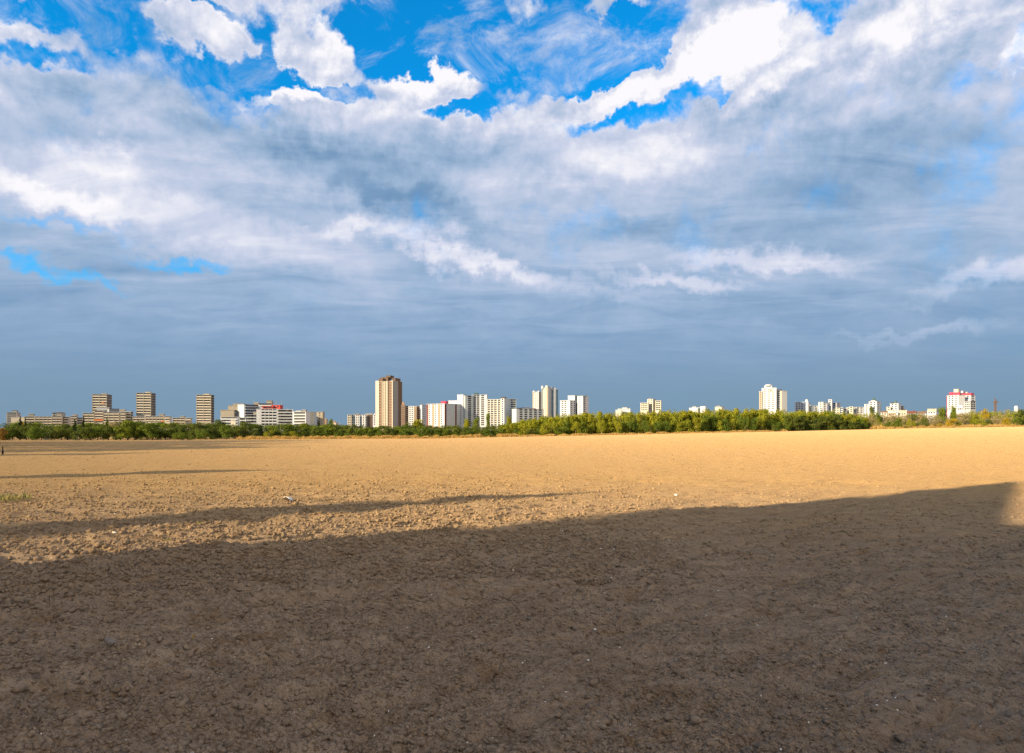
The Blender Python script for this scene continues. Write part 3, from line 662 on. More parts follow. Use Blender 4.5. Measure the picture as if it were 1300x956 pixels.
k1 = B.block(235.5, 242, 244.2, 530.4, phi=14, m='tan_light', D=797); B.bands(k1, 'L', yb=537)
tan_tower('residential_tower', 'tan concrete tower with a thin dark side, third from the left', 249.2, 268.6, 271.4, 501.2, 795, (258.5, 265.5, 499.8), 537)
# --- stepped tan block and the shaded slab behind the honeycomb block
B = Bld('stepped_block', 'tan stepped block with blank walls above white balconies', 'building', 300, 700)
k1 = B.block(280, 297, 303, 520.3, phi=14, m='tan', roof='tan', D=712); B.windows(k1, 'R', 2, yb=532)
k1 = B.block(289.5, 303, 309.5, 514.8, phi=14, m='tan', roof='tan', D=728, d=10); k1 = B.block(296, 308.5, 314, 512.4, phi=14, m='tan', roof='tan', D=732); B.windows(k1, 'R', 2, yb=532)
k1 = B.block(280, 302.5, 305, 529.2, phi=12, m='white', D=698); B.bands(k1, 'L', wall='white', yb=545)
k1 = B.block(293, 299, 300, 533, phi=12, m='cream', D=690, rh=True, roof='cream', name='stair_tower')
B = Bld('apartment_slab', 'shaded slab with white bands behind the red-topped honeycomb block', 'building', 330, 720)
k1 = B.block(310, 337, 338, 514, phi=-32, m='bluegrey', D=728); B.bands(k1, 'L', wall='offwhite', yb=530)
B.block(322.5, 328, 329, 510.8, phi=10, D=732, ybase=514, m='tan_dark', name='roof_house')
k1 = B.block(328, 345, 347, 512.2, phi=8, m='offwhite', D=722, roof='darkroof'); B.bands(k1, 'L', wall='white', yb=518)
B.block(338.5, 345, 346.6, 508.4, phi=8, D=726, ybase=512.2, m='tan', roof='tan', name='roof_house'); B.antenna(351, 507, 514); B.antenna(357.5, 506.5, 514); B.antenna(322, 505, 511)
B = Bld('honeycomb_block', 'big white block with honeycomb balconies and a red top storey', 'building', 360, 690)
k1 = B.block(304, 312, 313, 530, phi=4, m='white'); B.windows(k1, 'L', 2, fh=2.82, w_=1.8)
k1 = B.block(312, 325, 326, 526.2, phi=4, m='white', D=690); B.windows(k1, 'L', 3, fh=2.82, w_=3.2, h_=1.6)  # wide dark panes on this block stand in for shaded balcony depth
B.block(321.5, 326, 327, 522.8, phi=4, D=695, ybase=526.2, m='tan', name='roof_house')
k1 = B.block(325.5, 331.5, 332, 519, phi=4, m='white', D=691, roof='white')
k1 = B.block(331, 352, 352.2, 519, phi=4, m='offwhite', D=689, roof='white'); B.bands(k1, 'L', fh=2.82, wall='white', piers=5, pm='white', hp=1.2, pr=1.3)
k1 = B.block(352, 372, 372.2, 519.8, phi=4, m='white', D=688, roof='white'); B.windows(k1, 'L', 4, fh=2.82, w_=2.9, h_=1.6)
k1 = B.block(372, 388.2, 401.3, 522.4, phi=30, m='white', D=684, roof='white'); B.windows(k1, 'L', 3, fh=2.82, w_=3.0, h_=1.5, a=0.05)
B.stripe(k1, 'R', 0.45, 0.75, 'greengrey', 0.1); B.stripe(k1, 'R', 0.8, 1.0, 'offwhite', 0.1)
k1 = B.block(333, 346, 346.2, 515.4, phi=4, D=692, ybase=519.1, m='red', roof='red', name='red_storey'); B.windows(k1, 'L', 3, fh=2.82, w_=1.8)
k1 = B.block(345.5, 355.5, 359.2, 514.2, phi=25, D=694, ybase=519.2, m='red', roof='red', name='red_storey'); B.windows(k1, 'L', 2, fh=2.82, w_=1.6)
B.block(375.5, 382, 383, 521.2, phi=10, D=700, ybase=523, m='white', roof='white', name='roof_house'); B.block(383, 388, 389.5, 520, phi=10, D=705, ybase=523, m='tan', name='roof_house')
B.block(392, 400, 401.5, 523.3, phi=10, D=712, m='brown', roof='tan', name='rear_wing'); B.antenna(363.5, 517, 520); B.antenna(365.5, 517.5, 520)
B = Bld('apartment_block', 'narrow tan block right beside the honeycomb block', 'building', 405, 760)
k1 = B.block(402, 409.6, 412.2, 522.8, phi=20, m='tan', roof='tan'); B.windows(k1, 'L', 1, w_=0.8); B.block(410, 414.5, 416, 531.2, phi=12, D=775, m='tan_dark', name='low_wing')
B = Bld('house', 'small pale house with a pitched roof left of the low white block', 'house', 424, 640)
B.block(419.5, 426.5, 428, 536.4, phi=15, m='cream', roof='tan_dark'); B.block(421, 425.5, 426.5, 534.6, phi=15, D=643, ybase=536.5, m='salmon', roof='salmon', name='roof_gable'); B.block(428, 431, 431.6, 537.2, phi=15, D=642, m='white', name='garage')
# --- low white block left of the great tower
B = Bld('apartment_block', 'low white block with brown upper parts, left of the tallest tower', 'building', 460, 1150)
k1 = B.block(441, 446, 447, 526.4, phi=10, m='cream'); B.windows(k1, 'L', 2)
for xa_, xm_, mm in ((446.5, 451, 'bluegrey'), (451, 456.5, 'white'), (457, 459.5, 'bluegrey'), (459.5, 463.5, 'white'), (463.5, 466, 'bluegrey'), (466, 473, 'brown'), (473.5, 477.5, 'white')):
    k1 = B.block(xa_, xm_, xm_ + 0.2, 526.6 if mm != 'brown' else 526.2, phi=10, m=mm, D=1150 if mm == 'white' else 1155, d=10)
    B.windows(k1, 'L', 2 if xm_ - xa_ > 4 else 1, w_=1.4)
B.block(450, 456, 457.5, 525.2, phi=10, D=1165, ybase=526.8, m='brown', name='roof_house'); B.block(464, 472.5, 473.5, 525, phi=10, D=1168, ybase=526.8, m='tan', name='roof_house'); B.block(474.5, 477, 477.4, 524.6, phi=10, D=1168, ybase=526.8, m='white', name='roof_house')
# --- the tallest tower
B = Bld('residential_tower', 'tallest tower, cream and brown with a dark stepped top', 'building', 498, 1270)
k0 = B.block(477.2, 499.0, 510.6, 483.2, phi=26, m='pinkish', roof='brown')
def zf(y): return CAMZ + (HZ - y) * 1270 / F
B.stripe(k0, 'L', 0.80, 1.0, 'cream', 1.6, top=-0.2); B.stripe(k0, 'L', 0.30, 0.345, 'cream', 1.5); B.stripe(k0, 'L', 0.0, 0.045, 'cream', 1.6, top=-0.2)
B.stripe(k0, 'L', 0.21, 0.30, 'brown', 0.3); B.stripe(k0, 'R', 0.0, 0.48, 'greywall', 1.2, top=-0.3); B.stripe(k0, 'R', 0.52, 0.6, 'brown', 0.3); B.stripe(k0, 'R', 0.6, 0.98, 'brown', 0.2)  # brown and grey stripes put recess and right-face shade into the colour
B.cols_balc(k0, 'L', 0.05, 0.20, 2.78, 'salmon', 1.3); B.cols_balc(k0, 'L', 0.68, 0.79, 2.78, 'salmon', 1.2)
B.windows(k0, 'L', 2, fh=2.78, w_=1.4, h_=1.3, a=0.36, b=0.66); B.windows(k0, 'R', 1, fh=2.78, w_=2.4, h_=1.4, a=0.62, b=0.88)
for a_, b_ in ((0.68, 0.79), (0.05, 0.20)): B.panel(k0, 'L', a_, b_, zf(543), zf(484.2), 'brown', 'recess_shade_panel', 0.1)  # flat brown panels behind the balconies, recess shade put into their colour
B.block(481, 486, 488, 480.3, phi=26, D=1275, ybase=483.3, m='brown', roof='brown', name='roof_house'); B.block(484, 492.5, 496, 478.7, phi=26, D=1278, ybase=483.3, m='brown', roof='brown', name='roof_house')
B.block(490, 495.5, 500, 476.6, phi=26, D=1284, ybase=481, m='brown', roof='brown', name='roof_house'); B.block(497.5, 502, 508.5, 479.8, phi=26, D=1280, ybase=483.3, m='brown', roof='brown', name='roof_house')
B.antenna(489, 473.5, 477); B.antenna(503, 474, 480); B.antenna(495.3, 474.2, 477)
# --- brown block and white neighbour
B = Bld('apartment_block', 'brownish block with balcony rows directly right of the tallest tower', 'building', 514, 1000)
k1 = B.block(509.5, 514.6, 515, 513.6, phi=6, m='pinkish', roof='salmon'); B.bands(k1, 'L', wall='salmon'); k1 = B.block(514.5, 518.6, 519, 515.2, phi=6, D=1003, m='pinkish', roof='salmon'); B.bands(k1, 'L', wall='salmon'); B.block(510.5, 513, 513.5, 510.2, phi=6, D=1008, ybase=513.6, m='salmon', roof='salmon', name='roof_house')
B = Bld('apartment_block', 'white block with brown balcony columns, second right of the tallest tower', 'building', 525, 980)
k1 = B.block(518.6, 525.3, 525.6, 515.6, phi=20, m='white', roof='white', D=975); B.windows(k1, 'L', 2, w_=1.6, h_=1.3)
k1 = B.block(525.3, 529.3, 529.6, 515.4, phi=5, m='pinkish', D=985); B.cols_balc(k1, 'L', 0.1, 0.9, m='salmon'); k1 = B.block(529.5, 533.2, 533.5, 515.4, phi=5, m='brown', D=988); B.cols_balc(k1, 'L', 0.1, 0.9, m='salmon')
k1 = B.block(533.2, 535.6, 541, 514.2, phi=40, m='white', D=980, roof='white'); B.windows(k1, 'R', 2, w_=1.4); B.block(534.5, 536, 536.6, 513, phi=10, D=986, ybase=514.3, m='salmon', roof='salmon', name='roof_house')
# --- long block with salmon stripes
B = Bld('apartment_block', 'long white block with salmon and maroon stripes and a small red roof box', 'building', 564, 930)
k1 = B.block(541.5, 564.2, 590, 512.2, phi=42, m='white', roof='white'); W4 = [(0.90, 1.0, 'maroon'), (0.57, 0.66, 'salmon'), (0.24, 0.34, 'salmon')]
for a_, b_, c_ in W4: B.stripe(k1, 'L', a_, b_, c_, 0.25)
B.windows(k1, 'L', 5, w_=1.5, h_=1.3)
for a_, b_, c_ in ((0.02, 0.09, 'maroon'), (0.10, 0.5, 'bluegrey'), (0.52, 0.58, 'maroon'), (0.60, 0.78, 'bluegrey'), (0.92, 1.0, 'maroon')): B.stripe(k1, 'R', a_, b_, c_, 0.2)
B.windows(k1, 'R', 4, w_=2.4, h_=1.3, a=0.1, b=0.9)
B.block(560, 565.5, 569.2, 509.4, phi=35, D=940, ybase=512.2, m='crimson', roof='crimson', name='roof_house')
B.block(569.3, 581, 583, 508.3, phi=15, D=960, m='white', roof='white', name='rear_wing')
# --- tall white group
B = Bld('apartment_block', 'tall white group of stepped blocks with dark window columns and a flat dark cap', 'building', 600, 950)
k1 = B.block(580.6, 588.2, 592, 500.8, phi=30, m='white', roof='white', D=955)
k1 = B.block(590.5, 600, 601, 502.2, phi=-25, m='bluegrey', D=958, roof='offwhite'); B.windows(k1, 'L', 1, w_=3.6, h_=1.7, a=0.1, b=0.7)
k1 = B.block(600, 609.5, 610.5, 501.3, phi=-8, m='offwhite', D=962); B.windows(k1, 'L', 2, w_=2.0, h_=1.5)
k1 = B.block(609.3, 618, 619.5, 501, phi=18, m='white', roof='white', D=952); B.windows(k1, 'L', 1, w_=3.6, h_=1.6, a=0.25, b=0.95)
B.block(602, 606.5, 607.5, 498.9, phi=10, D=966, ybase=501.6, m='greenroof', roof='darkroof', name='roof_house')
B = Bld('apartment_block', 'cream and white block with a dark roof box, right of the tall white group', 'building', 640, 900)
k1 = B.block(617.2, 636.2, 637, 506.8, phi=14, m='cream', roof='white'); B.windows(k1, 'L', 4, w_=2.2, h_=1.3, a=0.04)
for a_ in (0.2, 0.45, 0.68, 0.9): B.stripe(k1, 'L', a_, a_ + 0.04, 'white', 0.5)
k1 = B.block(636, 640, 648, 505.6, phi=48, m='white', roof='white', D=896); B.windows(k1, 'L', 1, w_=2.2, h_=1.4); B.stripe(k1, 'R', 0.0, 0.9, 'bluegrey', 0.15); B.windows(k1, 'R', 2, w_=1.0)
k1 = B.block(647.5, 655.4, 656, 506.6, phi=-20, m='bluegrey', D=905, roof='offwhite'); B.windows(k1, 'L', 2, w_=2.4, h_=1.5)
B.block(636, 641, 642.5, 504, phi=14, D=906, ybase=506.8, m='brown', roof='darkroof', name='roof_house')
B = Bld('apartment_block', 'low grey-blue shaded block with dark roof boxes before the twin tower', 'building', 670, 900)
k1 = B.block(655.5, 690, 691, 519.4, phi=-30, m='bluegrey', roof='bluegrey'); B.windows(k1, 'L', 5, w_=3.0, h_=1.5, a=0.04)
B.block(662.5, 671.5, 673, 516.9, phi=10, D=925, ybase=519.5, m='white', roof='white', name='roof_house')
B.block(657, 661.5, 662.5, 517.8, phi=10, D=920, ybase=519.5, m='maroon', roof='darkroof', name='roof_house'); B.block(672.5, 678.5, 680, 518.4, phi=10, D=915, ybase=519.5, m='maroon', roof='darkroof', name='roof_house')
# --- twin tower
B = Bld('residential_tower', 'slender pale twin tower with rounded tops and blue glass strips', 'building', 690, 1020)
k1 = B.block(676.2, 684, 689, 497.2, phi=38, m='offwhite', roof='white', D=1030); B.stripe(k1, 'L', 0.78, 0.92, 'glass_blue', 0.1, yb=512); B.stripe(k1, 'L', 0.8, 1.0, 'pinkish', 0.12, yb=545) 
B.windows(k1, 'L', 2, w_=0.8, h_=0.9, a=0.1, b=0.7); B.stripe(k1, 'R', 0.05, 0.3, 'tan', 0.1)
k1 = B.block(687.6, 695.6, 701, 492.2, phi=38, m='cream', roof='white', D=1018); B.stripe(k1, 'L', 0.82, 0.95, 'glass_blue', 0.1); B.stripe(k1, 'L', 0.04, 0.2, 'tan_dark', 0.1); B.windows(k1, 'L', 2, w_=0.8, h_=0.9, a=0.25, b=0.78); B.stripe(k1, 'R', 0.05, 0.85, 'offwhite', 0.2)
k1 = B.block(700.5, 708.6, 709, 494.2, phi=-22, m='bluegrey', roof='offwhite', D=1026); B.stripe(k1, 'L', 0.78, 0.97, 'glass_blue', 0.1); B.stripe(k1, 'L', 0.02, 0.3, 'glass_blue', 0.1); B.stripe(k1, 'L', 0.4, 0.62, 'offwhite', 0.3)
def drum(B, px, ytop, ybase, wpx, D, m):
    p = P(px, D, ybase) - B.o; h = (ybase - ytop) * D / F; r_ = wpx * D / F / 2
    mb = MB(); n = 14; ring = [(p.x + r_ * math.cos(6.2832 * q / n), p.y + r_ * math.sin(6.2832 * q / n)) for q in range(n)]
    top = [(p.x + 0.55 * r_ * math.cos(6.2832 * q / n), p.y + 0.55 * r_ * math.sin(6.2832 * q / n)) for q in range(n)]
    mb.prism(ring, p.z, p.z + h * 0.7); mb.prism(ring, p.z + h * 0.7 + 0.01, p.z + h, top); return mb.build('rounded_top', m, B.e, False)
drum(B, 688.6, 489.8, 493.6, 3.0, 1024, 'white'); drum(B, 694.2, 489.4, 493, 4.6, 1026, 'cream'); drum(B, 678, 496, 498, 3.2, 1036, 'white'); drum(B, 683.8, 496, 498.2, 2.4, 1040, 'white'); drum(B, 704.5, 492.4, 495, 2.4, 1032, 'white')
B.block(696, 700.5, 703, 491.2, phi=20, D=1028, ybase=494.5, m='offwhite', name='roof_house')
# --- white block right of the twin tower
B = Bld('apartment_block', 'bright white block split by a dark gap, right of the twin tower', 'building', 728, 950)
k1 = B.block(711, 723.4, 731.5, 508, phi=35, m='white', roof='white'); B.windows(k1, 'L', 2, w_=2.6, h_=1.1, a=0.3, b=0.9, fh=2.75); B.windows(k1, 'R', 2, w_=1.8, h_=1.1, fh=2.75)
B.block(721, 729.6, 731, 502, phi=15, D=962, ybase=508.3, m='white', roof='white', name='roof_house')
B.block(729.5, 733.4, 734, 502.2, phi=10, D=968, m='greenroof', roof='greenroof', name='gap_shade_block')  # dark block set into the gap, its shade put into the colour
k1 = B.block(732.6, 740, 747.2, 502.6, phi=33, m='white', roof='white', D=952); B.windows(k1, 'L', 1, w_=1.6, h_=0.9, fh=2.75); B.windows(k1, 'R', 1, w_=3.2, h_=1.3, fh=2.75, a=0.0, b=0.55); B.block(739, 743, 744.5, 502, phi=30, D=960, ybase=502.8, m='greenroof', roof='greenroof', name='roof_house')
# --- blocks peeping over the wood
B = Bld('apartment_block', 'stepped pale roof peeping over the wood with a small pointed turret', 'building', 792, 1050)
B.block(781.5, 789, 790, 520.2, phi=15, m='cream', roof='offwhite'); k1 = B.block(784.5, 800, 801.2, 518.7, phi=15, D=1055, m='white', roof='white'); B.windows(k1, 'L', 5, w_=1.1, yb=523)
B.block(790, 796.2, 797.2, 517, phi=15, D=1058, ybase=518.7, m='offwhite', roof='greywall', name='turret')
B = Bld('apartment_block', 'small cream stepped block standing alone above the middle of the wood', 'building', 826, 1000)
k1 = B.block(813, 823, 824, 511.2, phi=14, m='cream', roof='white'); B.windows(k1, 'L', 4, w_=1.3, yb=523)
k1 = B.block(821.8, 829, 833, 506.6, phi=40, D=1003, m='cream', roof='white'); B.windows(k1, 'L', 2, w_=1.5, yb=523); B.windows(k1, 'R', 2, w_=1.3, yb=523)
k1 = B.block(832, 839, 840, 508.4, phi=14, D=998, m='cream', roof='white'); B.windows(k1, 'L', 2, w_=2.2, yb=523); B.block(823, 827, 828, 505.8, phi=12, D=1010, ybase=506.8, m='tan_dark', roof='tan', name='roof_house')
B = Bld('apartment_block', 'white rooftop with two boxes barely showing over the wood', 'building', 885, 1050)
B.block(875, 886, 887, 517.6, phi=14, m='white', roof='white'); B.block(879, 883.5, 884.5, 516.1, phi=14, D=1053, ybase=517.8, m='cream', name='roof_house'); B.block(889, 895.4, 896.4, 515.7, phi=14, m='white', roof='white', D=1046); B.block(885, 890, 891, 517.1, phi=14, D=1060, m='offwhite')
B = Bld('apartment_block', 'low cream rooftop just above the wood, left of the solitary white tower', 'building', 913, 1050)
B.block(907.6, 916, 919.5, 516.4, phi=25, m='cream', roof='offwhite'); B.block(909, 914, 915.5, 515.2, phi=25, D=1056, ybase=516.5, m='tan_dark', roof='tan', name='roof_house')
# --- solitary white tower
B = Bld('residential_tower', 'solitary bright white tower with a rounded stepped top above the wood', 'building', 985, 1050)
k1 = B.block(963.8, 967.4, 968, 496.8, phi=20, m='pinkish', roof='white', D=1060); B.windows(k1, 'L', 1, w_=1.0)
k1 = B.block(967, 985.6, 986, 492.2, phi=14, m='white', roof='white'); B.windows(k1, 'L', 3, w_=3.0, h_=0.9, yb=520, fh=2.9)
B.block(970.2, 980, 981.4, 489.4, phi=14, D=1056, ybase=492.3, m='white', roof='white', name='roof_house'); drum(B, 975.6, 488, 490, 8.5, 1060, 'white')
B.panel(k1, 'L', 0.33, 0.42, CAMZ + (HZ - 497.2) * 1050 / F, CAMZ + (HZ - 494) * 1050 / F, 'salmon', 'panel', 0.3)
k1 = B.block(985, 993, 999.2, 496, phi=52, m='offwhite', roof='white', D=1046); B.windows(k1, 'L', 1, w_=4.0, h_=1.6, yb=521, a=0.2, b=0.8); B.stripe(k1, 'L', 0.0, 0.14, 'pinkish', 0.2)
B.block(980, 986, 987, 494.8, phi=14, D=1062, ybase=497, m='pinkish', roof='salmon', name='roof_house'); B.block(987, 991.5, 992.6, 494.3, phi=14, D=1058, ybase=496.2, m='darkroof', roof='darkroof', name='roof_house')
# --- right-hand pale cluster
def pale(name, label, px, D, bl, wins=2, m='white'):
    B = Bld(name, label, 'building', px, D)
    for q, (xa, xm, xb, top, ph, mm) in enumerate(bl):
        k1 = B.block(xa, xm, xb, top, phi=ph, m=mm, D=D + (q % 3) * 5, roof='white' if mm == 'white' else 'offwhite')
        B.windows(k1, 'L', max(1, int((xm - xa) / 3.6)), w_=2.0, h_=1.3, yb=525, fh=2.9)
        if xb - xm > 3: B.windows(k1, 'R', max(1, int((xb - xm) / 3)), w_=1.3, h_=1.1, yb=525, fh=2.9)
    return B
B = pale('apartment_block', 'white block with a rounded stair tower, first right of the solitary tower', 1020, 1080, [(1009, 1020.5, 1021, 510.2, 15, 'white'), (1025, 1031, 1033, 514.2, 15, 'white'), (1021, 1026, 1029, 511, 15, 'offwhite')])
drum(B, 1024.2, 507.2, 526, 5.6, 1076, 'white')
pale('apartment_block', 'narrow blue-grey block in the gap between two white blocks', 1035, 1150, [(1031.5, 1038.5, 1039, 514.6, -25, 'bluegrey')])
pale('apartment_block', 'white stepped block with a tall thin stair shaft, second right of the solitary tower', 1053, 1080, [(1039, 1045, 1051.5, 510.2, 40, 'white'), (1051.8, 1056, 1057, 507, 20, 'white'), (1056, 1062, 1067, 511.2, 30, 'offwhite'), (1044, 1050, 1052, 512, -20, 'offwhite'), (1058, 1066, 1067, 517.6, 15, 'cream')])
pale('apartment_block', 'low pale stepped terrace between the stepped block and the green-spired block', 1076, 1000, [(1067.5, 1070, 1071, 517, 15, 'white'), (1070, 1075, 1076, 518.4, 15, 'offwhite'), (1074.5, 1085, 1087, 517, 15, 'cream'), (1078, 1083, 1084, 516, 15, 'cream'), (1086.5, 1096.5, 1098, 516.6, -15, 'offwhite')])
B = pale('apartment_block', 'white block topped by a small green spire, before a dark slim tree', 1105, 1050, [(1097.4, 1103.5, 1104, 513, 15, 'white'), (1103, 1113, 1118, 509.4, 30, 'white'), (1113, 1116, 1118.5, 511, 10, 'greywall')])
B.block(1105.5, 1111, 1112.5, 508, phi=20, D=1060, ybase=509.5, m='white', roof='greenroof', name='roof_house'); p = P(1109.4, 1062, 508) - B.o; MB().tube(p, p + Vector((0, 0, 4.6)), 2.2, 0.3, 8).build('spire', 'greenroof', B.e)
B = pale('apartment_block', 'white block with black rooftop boxes standing over low cream houses', 1137, 1050, [(1130, 1140.5, 1144, 512, 30, 'white'), (1125.5, 1130.5, 1131, 516.2, 15, 'cream'), (1143.5, 1146, 1148, 515.2, 10, 'greywall')])
B.block(1131, 1134, 1134.8, 511, phi=15, D=1056, ybase=512.1, m='darkroof', roof='darkroof', name='roof_house'); B.block(1135.5, 1138, 1138.6, 509, phi=15, D=1056, ybase=512.1, m='greenroof', roof='darkroof', name='roof_house')
def house(xa, xb, eave, ridge, D, wall, roofm, label, wn=2):
    B = Bld('house', label, 'house', (xa + xb) / 2, D); k1 = B.block(xa, xb, xb + 1.0, eave, phi=12, m=wall, roof=roofm, d=9, rh=False); B.windows(k1, 'L', wn, w_=1.1, h_=1.2, yb=eave + 6)
    C, L_, R_, B_ = k1['C'], k1['C'] + k1['ul'] * k1['wl'], k1['C'] + k1['ur'] * k1['dd'], k1['C'] + k1['ul'] * k1['wl'] + k1['ur'] * k1['dd']; o_ = Vector((B.o.x, B.o.y)); z1 = k1['z1'] - 0.35 - B.o.z; zr = CAMZ + (HZ - ridge) * D / F - B.o.z
    m1, m2 = (C + R_) / 2 - o_, (L_ + B_) / 2 - o_; pts = [v - o_ for v in (C, R_, B_, L_)]
    vs = [(*p_, z1 + 0.01) for p_ in pts] + [(*m1, zr), (*m2, zr)]
    mesh_obj('roof', vs, [(0, 4, 5, 3), (1, 2, 5, 4), (0, 1, 4), (2, 3, 5), (0, 3, 2, 1)], roofm, B.e); p_ = m1 * 0.7 + m2 * 0.3
    MB().box(p_.x - 0.35, p_.x + 0.35, p_.y - 0.35, p_.y + 0.35, z1, zr + 0.9).build('chimney', 'brown', B.e); return B
house(1118, 1126, 523.4, 521.6, 760, 'cream', 'brown', 'small cream house with a brown roof left of the black-boxed white block')
house(1127, 1137, 523.8, 520.8, 740, 'pinkish', 'tan_light', 'pinkish house with a tan roof below the black-boxed white block', 3)
house(1140, 1151, 523.4, 520.6, 740, 'cream', 'pinkish', 'cream house with a pale pink roof, right of the pinkish house', 3)
house(1151.5, 1163, 524.6, 521.8, 760, 'white', 'maroon', 'white house with a dark red roof beside the cream house', 3)
house(1164, 1176, 524.8, 522, 765, 'bluegrey', 'brown', 'blue-grey house with a brown roof left of the white gabled house', 3)
house(1177, 1188.5, 521.8, 518.8, 740, 'white', 'pinkish', 'white gabled house nearest the red-topped block', 3)
# --- red-topped block at the right
B = Bld('residential_tower', 'white block with a crimson top storey and a cream roof box', 'building', 1220, 980)
k1 = B.block(1202, 1217, 1225, 501.3, phi=45, m='white', roof='white'); B.windows(k1, 'L', 3, w_=1.6, h_=1.3, fh=2.9, yb=521); B.stripe(k1, 'L', 0.96, 1.0, 'crimson', 0.3)
k1 = B.block(1217, 1232, 1238.2, 501.6, phi=34, m='white', roof='white', D=984); B.windows(k1, 'L', 3, w_=2.0, h_=1.3, fh=2.9, yb=509); B.windows(k1, 'R', 1, w_=3.0, h_=1.2, fh=2.9, yb=521)
B.block(1205, 1218, 1219, 498, phi=14, D=990, ybase=501.5, m='crimson', roof='crimson', name='red_storey'); B.block(1217.4, 1233, 1236.4, 499, phi=20, D=994, ybase=501.8, m='crimson', roof='crimson', name='red_storey')
B.block(1210.8, 1216.6, 1218.6, 493.8, phi=20, D=998, ybase=498.2, m='cream', roof='cream', name='roof_house'); B.block(1217, 1222.5, 1224, 496, phi=20, D=1000, ybase=499, m='white', roof='cream', name='roof_house'); B.block(1219, 1228, 1229, 497.6, phi=20, D=1002, ybase=499.2, m='cream', roof='cream', name='roof_house')
B = Bld('apartment_block', 'grey block with dark balconies standing in front of the crimson-topped block', 'building', 1232, 930)
k1 = B.block(1224, 1232, 1238.8, 509, phi=36, m='offwhite', roof='greywall'); B.windows(k1, 'L', 3, w_=1.2, h_=1.1, fh=2.8, yb=521); B.windows(k1, 'R', 2, w_=2.8, h_=1.5, fh=2.8, yb=521, a=0.02)
B = Bld('dome_building', 'small white domed building before the crimson-topped block', 'building', 1220, 900)
k1 = B.block(1215, 1224.5, 1225.5, 518, phi=14, m='white', roof='white'); B.windows(k1, 'L', 3, w_=1.0, yb=521); drum(B, 1219.6, 514.6, 518.2, 8, 905, 'white')
B = Bld('dome_building', 'tiny pale dome peeping over the trees at the far right edge', 'building', 1290, 900)
B.block(1287.5, 1292, 1293, 517.6, phi=14, m='offwhite', roof='white'); drum(B, 1290, 515.2, 517.8, 4, 903, 'white')
# --- crane or mast at the right
d = 700; p = P(1263.6, d); e = empty('tower_crane', p); tag(e, 'rusty brown lattice mast with a short jib above the right bushes', 'crane')
z1_ = CAMZ + (HZ - 512) * d / F - p.z
mb = MB()
for sx in (-.7, .7):
    for sy in (-.7, .7): mb.tube((sx, sy, 0), (sx, sy, z1_), 0.22, 0.22, 5)
n_ = int(z1_ / 1.6)
for q in range(n_):
    a_ = 1 if q % 2 else -1; mb.tube((-.7 * a_, -.7, q * 1.6), (.7 * a_, -.7, q * 1.6 + 1.6), 0.16, 0.16, 4); mb.tube((-.7, -.7 * a_, q * 1.6), (-.7, .7 * a_, q * 1.6 + 1.6), 0.16, 0.16, 4)
mb.build('mast', 'rust_metal', e); MB().box(-1.3, 1.0, -0.9, 0.9, z1_, z1_ + 2.0).build('cab', 'rust_metal', e)
MB().tube((-0.4, 0, z1_ + 2), (-0.5, 0, z1_ + 5.2), 0.35, 0.2, 5).build('mast_head', 'rust_metal', e); MB().tube((-0.5, 0, z1_ + 4.6), (2.8, 0, z1_ + 0.6), 0.3, 0.25, 5).build('jib', 'rust_metal', e)
# small white huts showing between the left trees
for px, d, xa, xb, top, lab in ((58, 264.5, 55.2, 61, 549, 'tiny white hut showing between the far left trees'), (97, 268, 96, 98.6, 548, 'pale upright board between the left trees, right of the tiny hut'), (273, 420, 267, 279, 540.6, 'low white shed roof showing behind the round bush, below the third tan tower')):
    B = Bld('hut' if px == 58 else ('sign_board' if px == 97 else 'shed'), lab, 'hut' if px == 58 else ('board' if px == 97 else 'shed'), px, d)
    B.block(xa, xb, xb + 0.6, top, phi=12, m='cream', roof='white', d=3 if px != 97 else 0.3, rooft=0.2)
    if px == 58: B.windows(B.last, 'L', 1, w_=0.5, h_=0.9, yb=556, fh=1.9)

# ---------------------------------------------------------------- vegetation
rnd = random.Random(21)
def row(x0, x1, step, fn):
    x = x0
    while x < x1: fn(x); x += step * rnd.uniform(0.7, 1.3)
# left belt: tall trees at the back, bushes in front
topL = lambda x: np.interp(x, [0, 20, 60, 100, 130, 160, 200, 230, 270, 300, 330, 370, 400, 430, 470, 520, 560, 600, 640], [537, 535, 537, 538, 536, 533.5, 535.5, 537, 536, 539, 539, 537, 540, 538, 541, 540, 540, 541, 540])
gl = 'close-set trees of the left belt'
row(-30, 430, 9, lambda x: tree('round', rnd.choice(['leaf_green', 'leaf_dark', 'leaf_green']), x, topL(x) + rnd.uniform(-0.6, 2.2), 290 + rnd.uniform(-8, 8), rnd.uniform(15, 22), 'dark green tree among the close-set trees behind the left end of the field', gl))  # more bright leaves in this back row: sunlit tops put into the colour
row(-30, 410, 7.5, lambda x: tree('bush', rnd.choice(['leaf_dark', 'leaf_dark', 'leaf_dark', 'leaf_green']), x, float(topL(x)) + rnd.uniform(4, 10), edge_d(x) + rnd.uniform(7, 15), rnd.uniform(14, 20), 'dark leafy bush along the left edge of the field', 'bushes of the left belt', 'bush', 'bush'))
